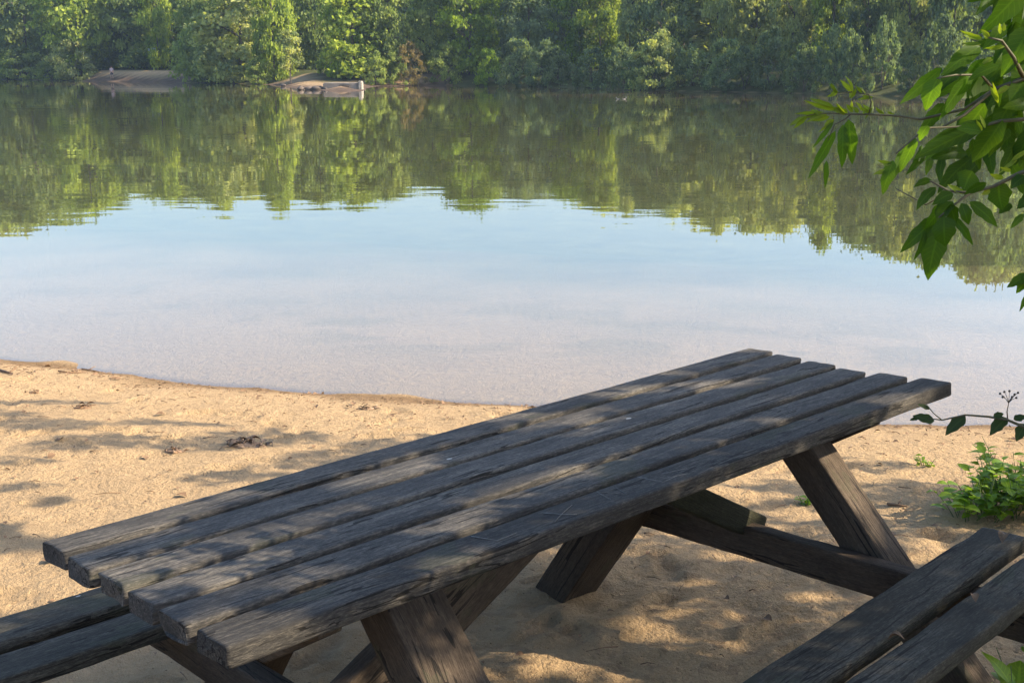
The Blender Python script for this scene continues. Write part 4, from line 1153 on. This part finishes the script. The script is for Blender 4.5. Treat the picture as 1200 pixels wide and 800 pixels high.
def stick(pxs, r, label):
    pts = [on_sand(x, y) + (0, 0, .008) for x, y in pxs]
    c = pts[0]; mb = MB(); mb.tube([p - c for p in pts], r, r * .5, 6); m_ = (pts[1] - c)
    mb.tube([m_, m_ + np.array([.03, .05, .012])], r * .6, r * .3, 5)
    tag(mb.build('driftwood_stick', M_DRY, None, True, tuple(c)), label, 'stick')
stick([(68, 435), (85, 436.5), (101, 436)], .006, 'thin dark stick lying just above the waterline at the left')
stick([(95, 431), (104, 432), (116, 434.5)], .006, 'short bent stick at the very edge of the water')
stick([(0, 434.5), (10, 437), (15, 439)], .009, 'dark stick at the left edge of the beach')
stick([(1148, 537), (1165, 538.5), (1172, 541)], .008, 'dark stick on the sand above the green weeds')
stick([(1040, 592), (1052, 593.5), (1063, 594)], .007, 'dark stick on the shaded sand right of the table leg')


# ------------------------------------------------------------------ weeds
def herb(x, y, h, n, label, name='weed_plant', spread=.16, lw=.035, mat=M_HERB, z=None, lean=(0, 0), seed=0, cat='weed'):
    rr = random.Random(seed + int(x * 100))
    z0 = gz(x, y) if z is None else z
    t = thing(name, (x, y, z0), label, cat)
    st, lv = MB(), Leaves()
    for k in range(n):
        a = rr.uniform(0, 6.28); q = spread * math.sqrt(rr.random()); hh = h * rr.uniform(.55, 1.05)
        p0 = np.array([q * .4 * math.cos(a), q * .4 * math.sin(a), -.02]); p2 = np.array([q * math.cos(a) * 1.3 + lean[0] * hh, q * math.sin(a) * 1.3 + lean[1] * hh, hh]); p1 = (p0 + p2) / 2 + (0, 0, hh * .1)
        st.tube([p0, p1, p2], .0022, .001, 5)
        for j in range(rr.randrange(4, 7)):
            s = rr.uniform(.3, 1.0); b = p0 + (p2 - p0) * s; aa_ = rr.uniform(0, 6.28); ln = lw * rr.uniform(1.0, 2.0)
            d = np.array([math.cos(aa_), math.sin(aa_), rr.uniform(-.25, .5)])
            lv.add(b, b + d * ln, ln * rr.uniform(.26, .40), (d[0] * -.3 + rr.uniform(-.3, .3), d[1] * -.3 + rr.uniform(-.3, .3), 1), fold=.2, droop=.08, K=5, tone=rr.uniform(.2, .9))
    st.build('stem', mat_simple('green_stem', (.10, .15, .04), .7) if 'green_stem' not in bpy.data.materials else bpy.data.materials['green_stem'], t)
    lv.build('leaves', mat, t)
    return t
for (px, py, h, n, lb) in [(1134, 604, .10, 9, 'small leafy weed at the left end of the green patch beside the bench'), (1154, 604, .14, 11, 'bright weed directly beyond the end of the near bench'), (1174, 600, .17, 11, 'fuller weed in the green patch between bench end and sand'),
                           (1194, 606, .19, 11, 'weed nearest the right edge in the green patch by the bench'), (1166, 582, .16, 8, 'thin upright weed at the back of the green patch'), (1197, 582, .19, 10, 'back weed in the green patch cut by the right edge'), (1222, 600, .2, 10, 'tall weed in the green patch just off the bench end')]:
    p = on_sand(px, py); herb(p[0], p[1], h * 1.35, int(n * 1.5), lb, lw=.036, spread=.14)
p = on_sand(946, 592); herb(p[0], p[1], .05, 4, 'tiny green sprout on the sand seen through the table frame', 'sprout', .03, .022, cat='sprout')
p = on_sand(1085, 545); herb(p[0], p[1], .05, 5, 'tiny pale grass tuft on the sand above the weeds', 'grass_tuft', .06, .018, cat='grass tuft')
herb(1.36, 2.72, .40, 14, 'green weed growing behind the near bench at the lower right corner', spread=.2, lw=.06, seed=3)
herb(1.18, 2.42, .34, 12, 'dark leafy weed in the lower right corner under the bench edge', spread=.16, lw=.06, seed=4)
# bramble shoot
bram = thing('bramble', (2.1, 2.5, 0), 'dark bramble shoot reaching in from the right above the sand', 'bramble')
bo = np.array([2.1, 2.5, 0])
YB = 2.6
st = MB()
cane = [np.array([2.1, 2.5, -.03]), np.array([1.9, 2.5, .55]), np.array([1.5, 2.55, .95]), P(1240, 505, YB), P(1200, 500, YB), P(1181, 492, YB), P(1158, 488, YB), P(1131, 486, YB), P(1104, 492, YB), P(1088, 490, YB)]
st.tube([q - bo for q in cane], .006, .0012, 6)
st.tube([q - bo for q in (P(1104, 492, YB), P(1094, 484, YB), P(1086, 474, YB))], .0014, .001, 5)
st.build('cane', M_TWIG, bram)
lv = Leaves()
for a in [(1095, 493, 1069, 488, 7), (1131, 487, 1109, 511, 9), (1182, 491, 1159, 509, 11), (1203, 497, 1191, 517, 9), (1188, 492, 1203, 486, 6), (1090, 478, 1075, 474, 4), (1164, 487, 1176, 484, 5), (1076, 490, 1066, 493, 3), (1220, 505, 1210, 525, 9), (1240, 500, 1225, 480, 10)]:
    px_leaf(lv, *a, YB, tone=rnd.uniform(.1, .6))
lv.a = ([v - bo for v in lv.a[0]],) + lv.a[1:]
lv.build('leaves', M_BRAM, bram)
# dry flower head on the cane
st = MB(); top = P(1182, 472, YB)
st.tube([P(1181, 492, YB) - bo, P(1180, 482, YB) - bo, top - bo], .0016, .001, 5)
for (x, y) in [(1172, 461), (1177, 459), (1183, 458), (1189, 462), (1193, 460), (1186, 465), (1175, 465), (1191, 466)]:
    q = P(x, y, YB + rnd.uniform(-.02, .02)) - bo; st.tube([top - bo, (top - bo + q) / 2 + (0, 0, .003), q], .0008, .0006, 4); st.ball(q, .003, 6, 4)
st.build('seed_head', mat_simple('dark_seed', (.05, .04, .03), .8), bram)


# dry leaves on the near bench
def bench_leaf(px, py, size, label, seed):
    rr = random.Random(seed)
    d = ray(px, py); o = np.array([0, 0, CAMZ]); t = ((tworld(0, 0, SZ + .003) - o) @ tN) / (d @ tN); c = o + d * t
    acc = ([], [], [], [])
    leaf_geo(np.array([-size, 0, 0]), np.array([size, .2 * size, .01]), size * .6, (0, .2, 1), fold=.75, droop=.3, K=6, acc=acc)
    ob = link('dry_leaf', mesh_py('dry_leaf', acc[0], acc[1], M_DRY), None, tuple(c)); ob.rotation_euler = (.1, .1, rr.uniform(0, 6))
    tag(ob, label, 'dry leaf')
bench_leaf(1177, 634, .024, 'curled brown dry leaf lying on the end of the near bench', 1)
bench_leaf(1050, 752, .018, 'pale dry leaf caught in the gap between the near bench planks', 2)
bench_leaf(1141, 703, .015, 'tan leaf scrap further along the gap of the near bench', 3)

# ------------------------------------------------------------------ haze
HAZE = 0.0003
if HAZE > 0:
    import bmesh
    bm = bmesh.new(); bmesh.ops.create_cube(bm, size=1)
    for v in bm.verts: v.co = Vector((v.co.x * 1000, v.co.y * 1000 + 200, -6 + (v.co.z + .5) * 46))
    me = bpy.data.meshes.new('haze'); bm.to_mesh(me); bm.free()
    m, nt, out = new_mat('haze_air')
    pv = N(nt, 'ShaderNodeVolumePrincipled', inp={'Density': HAZE, 'Anisotropy': .3}); pv.inputs['Color'].default_value = (.58, .78, 1, 1)
    L(nt, pv.outputs[0], out.inputs['Volume']); me.materials.append(m)
    tag(link('haze', me), kind='stuff')
